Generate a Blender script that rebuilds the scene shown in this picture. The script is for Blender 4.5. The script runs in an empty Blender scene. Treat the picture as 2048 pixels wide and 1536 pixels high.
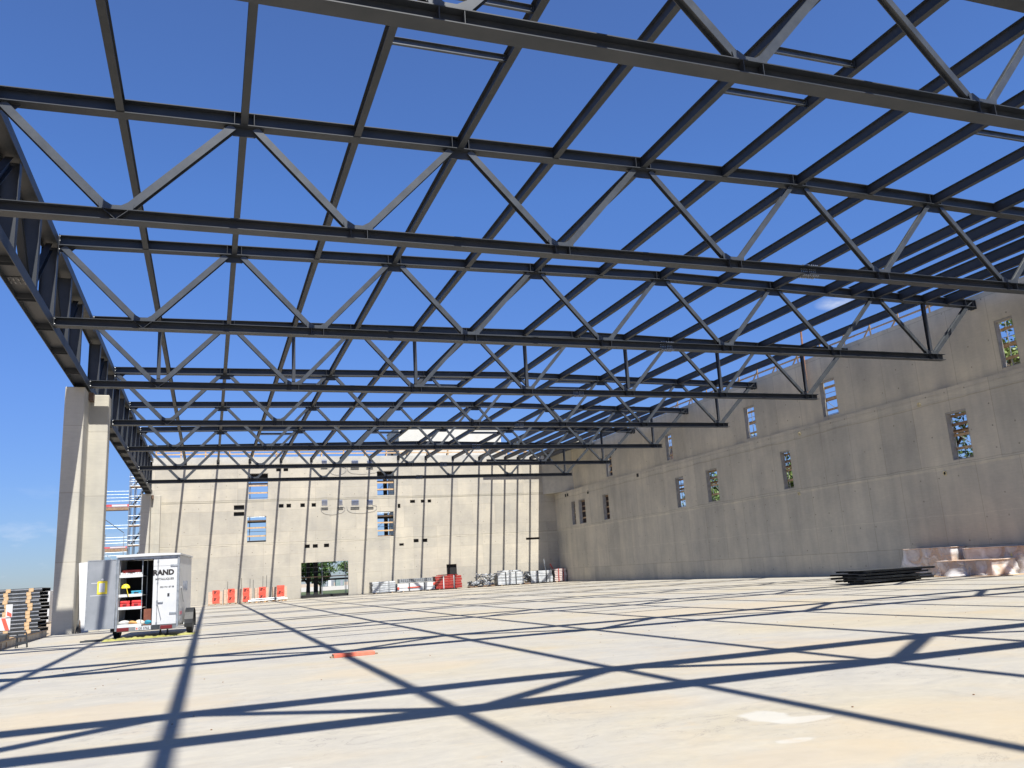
import bpy, bmesh, math, random
from mathutils import Vector, Matrix, noise
random.seed(7)
S = bpy.context.scene
C = S.collection
R = math.radians
# ------------------------------------------------------------------ camera
YAW, PITCH, ROLL, FPX = 0.3531693, 0.2196085, -0.0590584, 1668.527
f = Vector((math.sin(YAW)*math.cos(PITCH), math.cos(YAW)*math.cos(PITCH), math.sin(PITCH)))
r0 = Vector((math.cos(YAW), -math.sin(YAW), 0)); u0 = r0.cross(f)
cr, sr = math.cos(ROLL), math.sin(ROLL)
rr = r0*cr + u0*sr; uu = u0*cr - r0*sr
cam = bpy.data.cameras.new('camera'); co = bpy.data.objects.new('camera', cam); C.objects.link(co)
co.matrix_world = Matrix(((rr.x, uu.x, -f.x, 0), (rr.y, uu.y, -f.y, 0), (rr.z, uu.z, -f.z, 1.6), (0, 0, 0, 1)))
cam.sensor_width = 36; cam.lens = 36*FPX/2048; cam.clip_start = 0.1; cam.clip_end = 4000
S.camera = co
# ------------------------------------------------------------------ sky and sun
SX, SY = 0.0745, 0.662          # horizontal run of the light per metre of drop (x, y)
sd = Vector((SX, -SY, 1)).normalized()      # towards the sun
elev = math.asin(sd.z); azi = math.atan2(sd.x, sd.y)
W = bpy.data.worlds.new("World"); S.world = W; W.use_nodes = True
nt = W.node_tree; nt.nodes.clear()
def N(t, kind, **kw):
    n = t.nodes.new(kind)
    for k, v in kw.items():
        setattr(n, k, v)
    return n
out = N(nt, 'ShaderNodeOutputWorld'); bg = N(nt, 'ShaderNodeBackground'); bg.inputs[1].default_value = 0.078
sky = N(nt, 'ShaderNodeTexSky'); sky.sky_type = 'NISHITA'; sky.sun_disc = False
sky.sun_elevation = elev; sky.sun_rotation = azi; sky.altitude = 400; sky.air_density = 1.0; sky.dust_density = 0.15; sky.ozone_density = 3.0
hs = N(nt, 'ShaderNodeHueSaturation'); hs.inputs['Saturation'].default_value = 1.12; hs.inputs['Value'].default_value = 1.0
nt.links.new(sky.outputs[0], hs.inputs['Color'])
tc = N(nt, 'ShaderNodeTexCoord'); sp = N(nt, 'ShaderNodeSeparateXYZ'); nt.links.new(tc.outputs['Generated'], sp.inputs[0])
mp = N(nt, 'ShaderNodeMapping'); mp.inputs['Scale'].default_value = (9, 9, 30); nt.links.new(tc.outputs['Generated'], mp.inputs[0])
cn = N(nt, 'ShaderNodeTexNoise'); cn.inputs['Scale'].default_value = 1.3; cn.inputs['Detail'].default_value = 7; cn.inputs['Roughness'].default_value = .6
nt.links.new(mp.outputs[0], cn.inputs['Vector'])
cr1 = N(nt, 'ShaderNodeValToRGB'); cr1.color_ramp.elements[0].position = .55; cr1.color_ramp.elements[1].position = .75
nt.links.new(cn.outputs[0], cr1.inputs[0])
zr = N(nt, 'ShaderNodeMapRange'); zr.inputs[1].default_value = .02; zr.inputs[2].default_value = .13; zr.inputs[3].default_value = .5; zr.inputs[4].default_value = 0
nt.links.new(sp.outputs[2], zr.inputs[0])
# one thin wisp above the far right wall
dv = N(nt, 'ShaderNodeVectorMath', operation='SUBTRACT'); dv.inputs[1].default_value = (0.652, 0.708, 0.27); nt.links.new(tc.outputs['Generated'], dv.inputs[0])
ds = N(nt, 'ShaderNodeVectorMath', operation='MULTIPLY'); ds.inputs[1].default_value = (38, 38, 110); nt.links.new(dv.outputs[0], ds.inputs[0])
dl = N(nt, 'ShaderNodeVectorMath', operation='LENGTH'); nt.links.new(ds.outputs[0], dl.inputs[0])
dr = N(nt, 'ShaderNodeMapRange'); dr.inputs[1].default_value = 0; dr.inputs[2].default_value = 1; dr.inputs[3].default_value = 1.0; dr.inputs[4].default_value = 0
nt.links.new(dl.outputs[1], dr.inputs[0])
n2 = N(nt, 'ShaderNodeMapRange'); n2.inputs[1].default_value = .38; n2.inputs[2].default_value = .62; nt.links.new(cn.outputs[0], n2.inputs[0])
m1 = N(nt, 'ShaderNodeMath', operation='MULTIPLY'); nt.links.new(cr1.outputs[0], m1.inputs[0]); nt.links.new(zr.outputs[0], m1.inputs[1])
m2 = N(nt, 'ShaderNodeMath', operation='MULTIPLY'); nt.links.new(n2.outputs[0], m2.inputs[0]); nt.links.new(dr.outputs[0], m2.inputs[1])
m3 = N(nt, 'ShaderNodeMath', operation='MAXIMUM'); nt.links.new(m1.outputs[0], m3.inputs[0]); nt.links.new(m2.outputs[0], m3.inputs[1])
mx = N(nt, 'ShaderNodeMixRGB'); mx.inputs[2].default_value = (6.4, 6.8, 7.6, 1)
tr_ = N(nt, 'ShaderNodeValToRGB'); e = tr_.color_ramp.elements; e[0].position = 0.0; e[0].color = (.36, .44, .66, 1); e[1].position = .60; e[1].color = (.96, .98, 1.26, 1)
e_ = e.new(.82); e_.color = (.52, .50, .54, 1)  # overhead tint lowered out of view to darken the floor shadows
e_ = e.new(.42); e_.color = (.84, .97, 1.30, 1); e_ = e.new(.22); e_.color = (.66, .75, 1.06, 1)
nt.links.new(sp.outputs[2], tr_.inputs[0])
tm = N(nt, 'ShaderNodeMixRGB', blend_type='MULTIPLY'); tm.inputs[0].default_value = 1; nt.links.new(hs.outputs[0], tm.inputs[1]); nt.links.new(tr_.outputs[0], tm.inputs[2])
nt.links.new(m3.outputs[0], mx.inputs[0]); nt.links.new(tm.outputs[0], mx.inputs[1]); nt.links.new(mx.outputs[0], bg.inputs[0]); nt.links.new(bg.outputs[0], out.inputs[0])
sl = bpy.data.lights.new('sun', 'SUN'); sl.energy = 5.0; sl.angle = R(0.53); sl.color = (1, .965, .89)
so = bpy.data.objects.new('sun', sl); C.objects.link(so); so.location = (0, -20, 60)
so.rotation_euler = (-sd).to_track_quat('-Z', 'Y').to_euler()
S.view_settings.view_transform = 'Standard'; S.view_settings.look = 'None'; S.view_settings.gamma = 1
S.view_settings.exposure = 0.82
S.render.engine = 'CYCLES'
S.cycles.max_bounces = 8; S.cycles.diffuse_bounces = 5

# ------------------------------------------------------------------ helpers
def ordn(i):
    return ['zeroth', 'first', 'second', 'third', 'fourth', 'fifth', 'sixth', 'seventh', 'eighth', 'ninth', 'tenth', 'eleventh', 'twelfth',
            'thirteenth', 'fourteenth', 'fifteenth', 'sixteenth', 'seventeenth', 'eighteenth', 'nineteenth'][i]
def obj(name, bm, m, parent=None, smooth=False):
    me = bpy.data.meshes.new(name); bm.normal_update(); bm.to_mesh(me); bm.free()
    if smooth:
        for p in me.polygons: p.use_smooth = True
    for mm in (m if isinstance(m, (list, tuple)) else [m]): me.materials.append(mm)
    o = bpy.data.objects.new(name, me); C.objects.link(o)
    if parent: o.parent = parent
    return o
def tag(o, label, cat, group=None):
    o['label'] = label; o['category'] = cat
    if group: o['group'] = group
    return o
def thing(name, label, cat, loc=(0, 0, 0), rz=0, group=None):
    o = bpy.data.objects.new(name, None); C.objects.link(o); o.location = loc; o.rotation_euler = (0, 0, rz)
    o.empty_display_size = .2
    return tag(o, label, cat, group)
def struct(name, bm, m):
    o = obj(name, bm, m); o['kind'] = 'structure'; return o
def box(bm, x0, y0, z0, x1, y1, z1, mi=0, M=None):
    vs = [bm.verts.new((x, y, z)) for x in (x0, x1) for y in (y0, y1) for z in (z0, z1)]
    fs = []
    for q in ((0, 1, 3, 2), (4, 6, 7, 5), (0, 4, 5, 1), (2, 3, 7, 6), (0, 2, 6, 4), (1, 5, 7, 3)):
        fc = bm.faces.new([vs[i] for i in q]); fc.material_index = mi; fs.append(fc)
    if M is not None: bmesh.ops.transform(bm, matrix=M, verts=vs)
    return vs
def boxb(bm, x0, y0, z0, x1, y1, z1, b=.01, mi=0, M=None):
    vs = box(bm, x0, y0, z0, x1, y1, z1, mi)
    es = set(e for v in vs for e in v.link_edges)
    rs = bmesh.ops.bevel(bm, geom=list(es), offset=b, segments=1, affect='EDGES', material=mi)
    if M is not None:
        bmesh.ops.transform(bm, matrix=M, verts=list({v for fc in rs['faces'] for v in fc.verts} | {v for v in vs if v.is_valid}))
def frame(d, up):
    d = d.normalized(); u = (up - d*up.dot(d)).normalized(); s = d.cross(u)
    return d, u, s
def extr(bm, p0, p1, prof, up=Vector((0, 0, 1)), mi=0, cap=True):
    p0 = Vector(p0); p1 = Vector(p1); d, u, s = frame(p1 - p0, Vector(up))
    a = [bm.verts.new(p0 + s*x + u*y) for x, y in prof]; b = [bm.verts.new(p1 + s*x + u*y) for x, y in prof]
    n = len(prof)
    for i in range(n):
        fc = bm.faces.new((a[i], a[(i+1) % n], b[(i+1) % n], b[i])); fc.material_index = mi
    if cap:
        fc = bm.faces.new(a[::-1]); fc.material_index = mi; fc = bm.faces.new(b); fc.material_index = mi
    return a + b
def iprof(h, w, tf=.02, tw=.013):
    H, Wd, T = h/2, w/2, tw/2
    return [(-Wd, -H), (Wd, -H), (Wd, -H+tf), (T, -H+tf), (T, H-tf), (Wd, H-tf), (Wd, H), (-Wd, H), (-Wd, H-tf), (-T, H-tf), (-T, -H+tf), (-Wd, -H+tf)]
def uprof(h, w, t=.008):
    H = h/2
    return [(0, -H), (w, -H), (w, -H+t), (t, -H+t), (t, H-t), (w, H-t), (w, H), (0, H)]
def I(bm, p0, p1, h, w, tf=.02, tw=.013, up=(0, 0, 1), mi=0):
    extr(bm, p0, p1, iprof(h, w, tf, tw), Vector(up), mi)
def tube(bm, p0, p1, r, n=8, mi=0):
    extr(bm, p0, p1, [(r*math.cos(2*math.pi*i/n), r*math.sin(2*math.pi*i/n)) for i in range(n)], (Vector((0, 0, 1)) if abs((Vector(p1)-Vector(p0)).normalized().z) < .9 else Vector((1, 0, 0))), mi)
def prism(bm, pts, z0, z1, mi=0):
    a = [bm.verts.new((x, y, z0)) for x, y in pts]; b = [bm.verts.new((x, y, z1)) for x, y in pts]; n = len(pts)
    for i in range(n):
        bm.faces.new((a[i], a[(i+1) % n], b[(i+1) % n], b[i])).material_index = mi
    bm.faces.new(a[::-1]).material_index = mi; bm.faces.new(b).material_index = mi
    bmesh.ops.recalc_face_normals(bm, faces=bm.faces)
NB = bmesh.new

# ------------------------------------------------------------------ materials
def mat(name, col, rough=.6, metal=0, spec=.5):
    m = bpy.data.materials.new(name); m.use_nodes = True; b = m.node_tree.nodes['Principled BSDF']
    b.inputs['Base Color'].default_value = (*col, 1); b.inputs['Roughness'].default_value = rough; b.inputs['Metallic'].default_value = metal
    b.inputs['Specular IOR Level'].default_value = spec
    return m
def noisy(name, c1, c2, scale=3, rough=.7, metal=0, detail=5, stretch=(1, 1, 1), spec=.5, lo=.35, hi=.65, bump=0, bdist=.01):
    m = mat(name, c1, rough, metal, spec); t = m.node_tree; b = t.nodes['Principled BSDF']
    tcn = N(t, 'ShaderNodeTexCoord'); mpn = N(t, 'ShaderNodeMapping'); mpn.inputs['Scale'].default_value = stretch
    nn = N(t, 'ShaderNodeTexNoise'); nn.inputs['Scale'].default_value = scale; nn.inputs['Detail'].default_value = detail; nn.inputs['Roughness'].default_value = .6
    rp = N(t, 'ShaderNodeValToRGB'); rp.color_ramp.elements[0].position = lo; rp.color_ramp.elements[1].position = hi
    rp.color_ramp.elements[0].color = (*c1, 1); rp.color_ramp.elements[1].color = (*c2, 1)
    t.links.new(tcn.outputs['Object'], mpn.inputs[0]); t.links.new(mpn.outputs[0], nn.inputs['Vector']); t.links.new(nn.outputs[0], rp.inputs[0]); t.links.new(rp.outputs[0], b.inputs['Base Color'])
    if bump:
        bn = N(t, 'ShaderNodeBump'); bn.inputs['Strength'].default_value = bump; bn.inputs['Distance'].default_value = bdist
        t.links.new(nn.outputs[0], bn.inputs['Height']); t.links.new(bn.outputs[0], b.inputs['Normal'])
    return m
def concrete(name, axis, base=(.44, .42, .375), pw=2.7, ph=2.35, zoff=0.0, joints=.75, streak=1.0, holes=True, bands=()):
    """cast wall: formwork sheets of slightly different tone, thin joints, tie holes, run marks"""
    m = mat(name, base, .82, 0, .3); t = m.node_tree; L = t.links.new; b = t.nodes['Principled BSDF']
    tcn = N(t, 'ShaderNodeTexCoord'); s = N(t, 'ShaderNodeSeparateXYZ'); L(tcn.outputs['Object'], s.inputs[0])
    cmb = N(t, 'ShaderNodeCombineXYZ'); L(s.outputs['X' if axis == 'x' else 'Y'], cmb.inputs[0])
    za = N(t, 'ShaderNodeMath', operation='ADD'); za.inputs[1].default_value = zoff; L(s.outputs['Z'], za.inputs[0]); L(za.outputs[0], cmb.inputs[1])
    def M(op, a, bb=None, c=None):
        n = N(t, 'ShaderNodeMath', operation=op)
        for i, v in enumerate((a, bb, c)):
            if v is None: continue
            if isinstance(v, (int, float)): n.inputs[i].default_value = v
            else: L(v, n.inputs[i])
        return n.outputs[0]
    br = N(t, 'ShaderNodeTexBrick'); br.inputs['Scale'].default_value = 1; br.inputs['Brick Width'].default_value = pw; br.inputs['Row Height'].default_value = ph
    br.inputs['Mortar Size'].default_value = .022; br.inputs['Mortar Smooth'].default_value = .3; br.offset = .37; br.offset_frequency = 3
    br.inputs['Color1'].default_value = (.89, .895, .90, 1); br.inputs['Color2'].default_value = (1.08, 1.065, 1.035, 1); br.inputs['Mortar'].default_value = (joints, joints*.98, joints*.95, 1)
    L(cmb.outputs[0], br.inputs['Vector'])
    # broad blotches
    n1 = N(t, 'ShaderNodeTexNoise'); n1.inputs['Scale'].default_value = .35; n1.inputs['Detail'].default_value = 6; n1.inputs['Roughness'].default_value = .62; L(cmb.outputs[0], n1.inputs['Vector'])
    r1 = N(t, 'ShaderNodeValToRGB'); e = r1.color_ramp.elements; e[0].position = .3; e[1].position = .7; e[0].color = (.84, .84, .85, 1); e[1].color = (1.12, 1.10, 1.06, 1); L(n1.outputs[0], r1.inputs[0])
    # vertical run marks
    mpn = N(t, 'ShaderNodeMapping'); mpn.inputs['Scale'].default_value = (1.1, .14, 1); L(cmb.outputs[0], mpn.inputs[0])
    n2_ = N(t, 'ShaderNodeTexNoise'); n2_.inputs['Scale'].default_value = 1; n2_.inputs['Detail'].default_value = 5; n2_.inputs['Roughness'].default_value = .6; L(mpn.outputs[0], n2_.inputs['Vector'])
    r2 = N(t, 'ShaderNodeValToRGB'); e = r2.color_ramp.elements; e[0].position = .28; e[1].position = .62
    k = 1-.17*streak; e[0].color = (k, k, k*1.01, 1); e[1].color = (1.03, 1.02, 1, 1); L(n2_.outputs[0], r2.inputs[0])
    # fine grain, horizontal
    mp3 = N(t, 'ShaderNodeMapping'); mp3.inputs['Scale'].default_value = (1.5, 9, 1); L(cmb.outputs[0], mp3.inputs[0])
    n3 = N(t, 'ShaderNodeTexNoise'); n3.inputs['Scale'].default_value = 1.4; n3.inputs['Detail'].default_value = 8; n3.inputs['Roughness'].default_value = .7; L(mp3.outputs[0], n3.inputs['Vector'])
    r3 = N(t, 'ShaderNodeValToRGB'); e = r3.color_ramp.elements; e[0].position = .3; e[1].position = .7; e[0].color = (.93, .93, .93, 1); e[1].color = (1.05, 1.05, 1.05, 1); L(n3.outputs[0], r3.inputs[0])
    def mul(a, bb, fac=1):
        n = N(t, 'ShaderNodeMixRGB', blend_type='MULTIPLY'); n.inputs[0].default_value = fac
        for i, v in ((1, a), (2, bb)):
            if isinstance(v, tuple): n.inputs[i].default_value = v
            else: L(v, n.inputs[i])
        return n.outputs[0]
    c = mul((*base, 1), br.outputs['Color']); c = mul(c, r1.outputs[0]); c = mul(c, r2.outputs[0]); c = mul(c, r3.outputs[0])
    wob = M('MULTIPLY', M('SUBTRACT', n1.outputs[0], .5), .30)
    zw = M('ADD', s.outputs['Z'], wob)
    for zj, hw, tone in bands:
        dd = M('ABSOLUTE', M('SUBTRACT', zw, zj))
        msk = M('MULTIPLY', M('LESS_THAN', dd, hw), M('MINIMUM', M('MULTIPLY', M('MAXIMUM', M('SUBTRACT', n3.outputs[0], .30), 0), 5), 1))
        c2 = mul(c, (tone, tone, tone*.98, 1)); n_ = N(t, 'ShaderNodeMixRGB'); L(msk, n_.inputs[0]); L(c, n_.inputs[1]); L(c2, n_.inputs[2]); c = n_.outputs[0]
    if holes:
        fx = M('ABSOLUTE', M('SUBTRACT', M('FRACT', M('DIVIDE', M('ADD', s.outputs['X' if axis == 'x' else 'Y'], .45), 1.35)), .5))
        fz = M('ABSOLUTE', M('SUBTRACT', M('FRACT', M('DIVIDE', M('ADD', za.outputs[0], .3), 1.18)), .5))
        d = M('SQRT', M('ADD', M('POWER', M('MULTIPLY', fx, 1.35), 2), M('POWER', M('MULTIPLY', fz, 1.18), 2)))
        vn = N(t, 'ShaderNodeTexWhiteNoise'); vv = N(t, 'ShaderNodeCombineXYZ')
        L(M('FLOOR', M('DIVIDE', M('ADD', s.outputs['X' if axis == 'x' else 'Y'], .45), 1.35)), vv.inputs[0]); L(M('FLOOR', M('DIVIDE', M('ADD', za.outputs[0], .3), 1.18)), vv.inputs[1]); L(vv.outputs[0], vn.inputs['Vector'])
        hole = M('MULTIPLY', M('LESS_THAN', d, .05), M('MULTIPLY', M('GREATER_THAN', vn.outputs['Value'], .55), vn.outputs['Value']))
        mixh = N(t, 'ShaderNodeMixRGB'); mixh.inputs[2].default_value = (base[0]*.35, base[1]*.34, base[2]*.33, 1); L(M('MULTIPLY', hole, .8), mixh.inputs[0]); L(c, mixh.inputs[1]); c = mixh.outputs[0]
    L(c, b.inputs['Base Color'])
    bn = N(t, 'ShaderNodeBump'); bn.inputs['Strength'].default_value = .25; bn.inputs['Distance'].default_value = .02; L(n3.outputs[0], bn.inputs['Height']); L(bn.outputs[0], b.inputs['Normal'])
    return m
CONX = concrete('cast_concrete_back', 'x', (0.417, 0.395, 0.348), zoff=.0, streak=.45, joints=.86, bands=((5.80, .09, 1.16), (5.93, .03, .72), (10.38, .13, .86), (10.52, .03, .66), (10.22, .03, 1.12), (3.4, .02, 1.15)))
CONY = concrete('cast_concrete_side', 'y', (.505, .475, .405), pw=2.7, ph=4.45, zoff=-1.48, joints=.76, streak=1.0, bands=((5.90, .13, 1.13), (6.05, .03, .82), (9.55, .03, .8), (9.80, .14, 1.06), (3.2, .025, 1.12)))  # base kept paler than the back wall's same concrete to brighten this shaded side
CONC = concrete('column_concrete', 'x', (.445, .43, .385), pw=9, ph=3.1, holes=False, streak=.7)
CONP = noisy('plain_concrete', (.36, .345, .31), (.44, .42, .37), 1.2, .85, bump=.2)
PALE = noisy('pale_render', (0.522, 0.507, 0.457), (0.580, 0.565, 0.514), .7, .85)
STEEL = noisy('painted_steel', (.024, .029, .037), (.036, .040, .048), 1.1, .5, 0, 4, spec=.35)
STEEL2 = noisy('painted_steel_brace', (.044, .050, .058), (.064, .071, .080), 2.0, .36, .2, 4, spec=.5)
BOLT = mat('zinc_bolt', (.62, .63, .64), .35, .9)
GALV = noisy('galvanised', (.26, .28, .30), (.42, .44, .46), 6, .4, .6)
TIMB = noisy('fresh_timber', (.40, .26, .14), (.54, .38, .22), 5, .75, stretch=(1, 1, 1))
TIMBD = noisy('weathered_timber', (.20, .13, .085), (.32, .21, .13), 5, .8)
BLACK = mat('dark_interior', (.012, .012, .013), .8)
DARKST = noisy('dark_sheet_steel', (.018, .021, .025), (.04, .045, .05), 3, .45)
SAND = noisy('sandy_soil', (.30, .235, .165), (.43, .355, .27), 1.5, .95, detail=9, bump=.6, bdist=.05)
WHITEP = noisy('white_panel', (0.522, 0.529, 0.536), (0.580, 0.587, 0.594), 2, .45)
RED = noisy('red_wrap', (.58, .075, .045), (.66, .11, .07), 3, .5)
REDD = noisy('red_steel', (.26, .02, .018), (.38, .04, .03), 4, .5)
BRICKC = noisy('pale_brick', (.47, .33, .24), (.57, .42, .32), 9, .85)
INK = mat('black_ink', (.015, .012, .012), .6)
TYRE = noisy('tyre_rubber', (.015, .015, .016), (.03, .03, .03), 8, .75)
YEL = noisy('yellow_plastic', (.75, .58, .03), (.85, .68, .05), 4, .5)
YSTR = noisy('faded_yellow_strap', (.20, .19, .045), (.36, .35, .12), 3, .8)
CARD = noisy('cardboard', (.46, .29, .17), (.60, .40, .25), 3, .85)

FRM = noisy('shaded_reveal_concrete', (.24, .235, .22), (.33, .32, .30), 3, .85)  # darkened concrete: window reveal shade put into the colour
SLURRY = ((5.38, 7.7, .42, .55), (5.55, 7.35, .6, .22), (4.9, 6.6, .3, .14), (.6, 8.2, .25, .15))
OCHRE = ((6.8, 6.2, 2.4, 1.8), (4.6, 6.0, 1.5, .7), (9.5, 12, 4, 2.2), (-1.5, 13.5, 2.6, 1.4), (16, 24, 6, 4), (3.2, 15.5, 2.2, 1.2))
def floor_mat():
    m = mat('power_floated_slab', (.6, .58, .54), .62, 0, .35); t = m.node_tree; L = t.links.new; b = t.nodes['Principled BSDF']
    tcn = N(t, 'ShaderNodeTexCoord')
    def noise_(sc, det, stretch=(1, 1, 1), rough=.6, dist=0):
        mpn = N(t, 'ShaderNodeMapping'); mpn.inputs['Scale'].default_value = stretch; L(tcn.outputs['Object'], mpn.inputs[0])
        n = N(t, 'ShaderNodeTexNoise'); n.inputs['Scale'].default_value = sc; n.inputs['Detail'].default_value = det; n.inputs['Roughness'].default_value = rough; n.inputs['Distortion'].default_value = dist
        L(mpn.outputs[0], n.inputs['Vector']); return n.outputs[0]
    def ramp(src, *st):
        r = N(t, 'ShaderNodeValToRGB'); e = r.color_ramp.elements
        while len(e) < len(st): e.new(.5)
        for i, (p, c) in enumerate(st): e[i].position = p; e[i].color = (*c, 1)
        L(src, r.inputs[0]); return r.outputs[0]
    def mix(a, bb, fac, mode='MIX'):
        n = N(t, 'ShaderNodeMixRGB', blend_type=mode)
        for i, v in ((0, fac), (1, a), (2, bb)):
            if isinstance(v, (int, float)): n.inputs[i].default_value = v
            elif isinstance(v, tuple): n.inputs[i].default_value = (*v, 1)
            else: L(v, n.inputs[i])
        return n.outputs[0]
    big = noise_(.16, 6, (1, 1.4, 1), .6, .6)
    c = ramp(big, (.36, (0.395, 0.355, 0.279)), (.5, (0.384, 0.359, 0.312)), (.62, (0.362, 0.344, 0.312)))
    # rusty cream patches
    pat = noise_(.33, 5, (1, 1, 1), .55, .3)
    c = mix(c, (0.420, 0.326, 0.210), ramp(pat, (.56, (0, 0, 0)), (.74, (.55, .55, .55))))
    c = mix(c, ramp(noise_(1.1, 8, (1, 2.0, 1), .7, .8), (.3, (.86, .865, .88)), (.7, (1.08, 1.075, 1.05))), 1, 'MULTIPLY')
    c = mix(c, ramp(noise_(9, 8, (1, 1, 1), .7), (.3, (.95, .95, .95)), (.7, (1.04, 1.04, 1.04))), 1, 'MULTIPLY')
    # trowel scuffs: thin dark arcs gathered in patches
    sc = noise_(1.15, 4, (1, 1.9, 1), .72, 2.6)
    msk = noise_(.6, 3, (1, 1, 1), .5)
    f1 = ramp(sc, (.565, (0, 0, 0)), (.59, (1, 1, 1)), (.615, (0, 0, 0)))
    f2 = ramp(msk, (.46, (.0, .0, .0)), (.62, (1, 1, 1)))
    c = mix(c, (.21, .195, .18), mix(mix(f1, f2, 1, 'MULTIPLY'), (.75, .75, .75), 1, 'MULTIPLY'))
    # pale dried slurry
    c = mix(c, (0.478, 0.457, 0.402), ramp(noise_(.5, 6, (1, 2.2, 1), .6, 1.0), (.66, (0, 0, 0)), (.76, (.7, .7, .7))))
    def blob(cx, cy, rx, ry, nz):
        mpn = N(t, 'ShaderNodeMapping'); mpn.inputs['Location'].default_value = (-cx/rx, -cy/ry, 0); mpn.inputs['Scale'].default_value = (1/rx, 1/ry, 0); L(tcn.outputs['Object'], mpn.inputs[0])
        ln = N(t, 'ShaderNodeVectorMath', operation='LENGTH'); L(mpn.outputs[0], ln.inputs[0])
        mr = N(t, 'ShaderNodeMapRange'); mr.inputs[1].default_value = 1; mr.inputs[2].default_value = 0; mr.inputs[3].default_value = 0; mr.inputs[4].default_value = 1; L(ln.outputs[1], mr.inputs[0])
        ad = N(t, 'ShaderNodeMath', operation='MULTIPLY_ADD'); L(mr.outputs[0], ad.inputs[0]); ad.inputs[1].default_value = 1.0; L(nz, ad.inputs[2])
        return ad.outputs[0]
    nzb = noise_(1.6, 7, (1, 1.6, 1), .65, .6)
    for cx, cy, rx, ry in SLURRY: c = mix(c, (.455, .44, .40), ramp(blob(cx, cy, rx, ry, nzb), (.84, (0, 0, 0)), (1.7, (.8, .8, .8))))
    for cx, cy, rx, ry in OCHRE: c = mix(c, (.435, .355, .245), ramp(blob(cx, cy, rx, ry, noise_(1.1, 8, (1, 1.7, 1), .7, .8)), (.60, (0, 0, 0)), (1.5, (.44, .44, .44))))
    L(c, b.inputs['Base Color'])
    bn = N(t, 'ShaderNodeBump'); bn.inputs['Strength'].default_value = .12; bn.inputs['Distance'].default_value = .01
    L(noise_(3, 9, (1, 1, 1), .7), bn.inputs['Height']); L(bn.outputs[0], b.inputs['Normal'])
    return m
FLOORM = floor_mat()

# ------------------------------------------------------------------ setting: ground, slab
YW = 93.5; XR = 39.1; XU = 39.95
bm = NB(); G = 40
for i in range(G+1):
    for j in range(G+1):
        x = -600+1200*i/G; y = -300+1500*j/G
        bm.verts.new((x, y, -.22))
bm.verts.ensure_lookup_table()
for i in range(G):
    for j in range(G):
        bm.faces.new([bm.verts[a] for a in (i*(G+1)+j, (i+1)*(G+1)+j, (i+1)*(G+1)+j+1, i*(G+1)+j+1)])
struct('ground', bm, SAND)
bm = NB(); box(bm, -6.5, -40, -.35, 40.3, YW+.3, 0); struct('floor', bm, FLOORM)
bm = NB()
for i in range(24):
    for j in range(10):
        pass
box(bm, -60, YW+6, -.218, 120, 168, -.13)
gr = struct('grass_field', bm, noisy('meadow', (.04, .062, .022), (.10, .125, .05), .8, .95, detail=9, bump=.8, bdist=.1))

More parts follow.
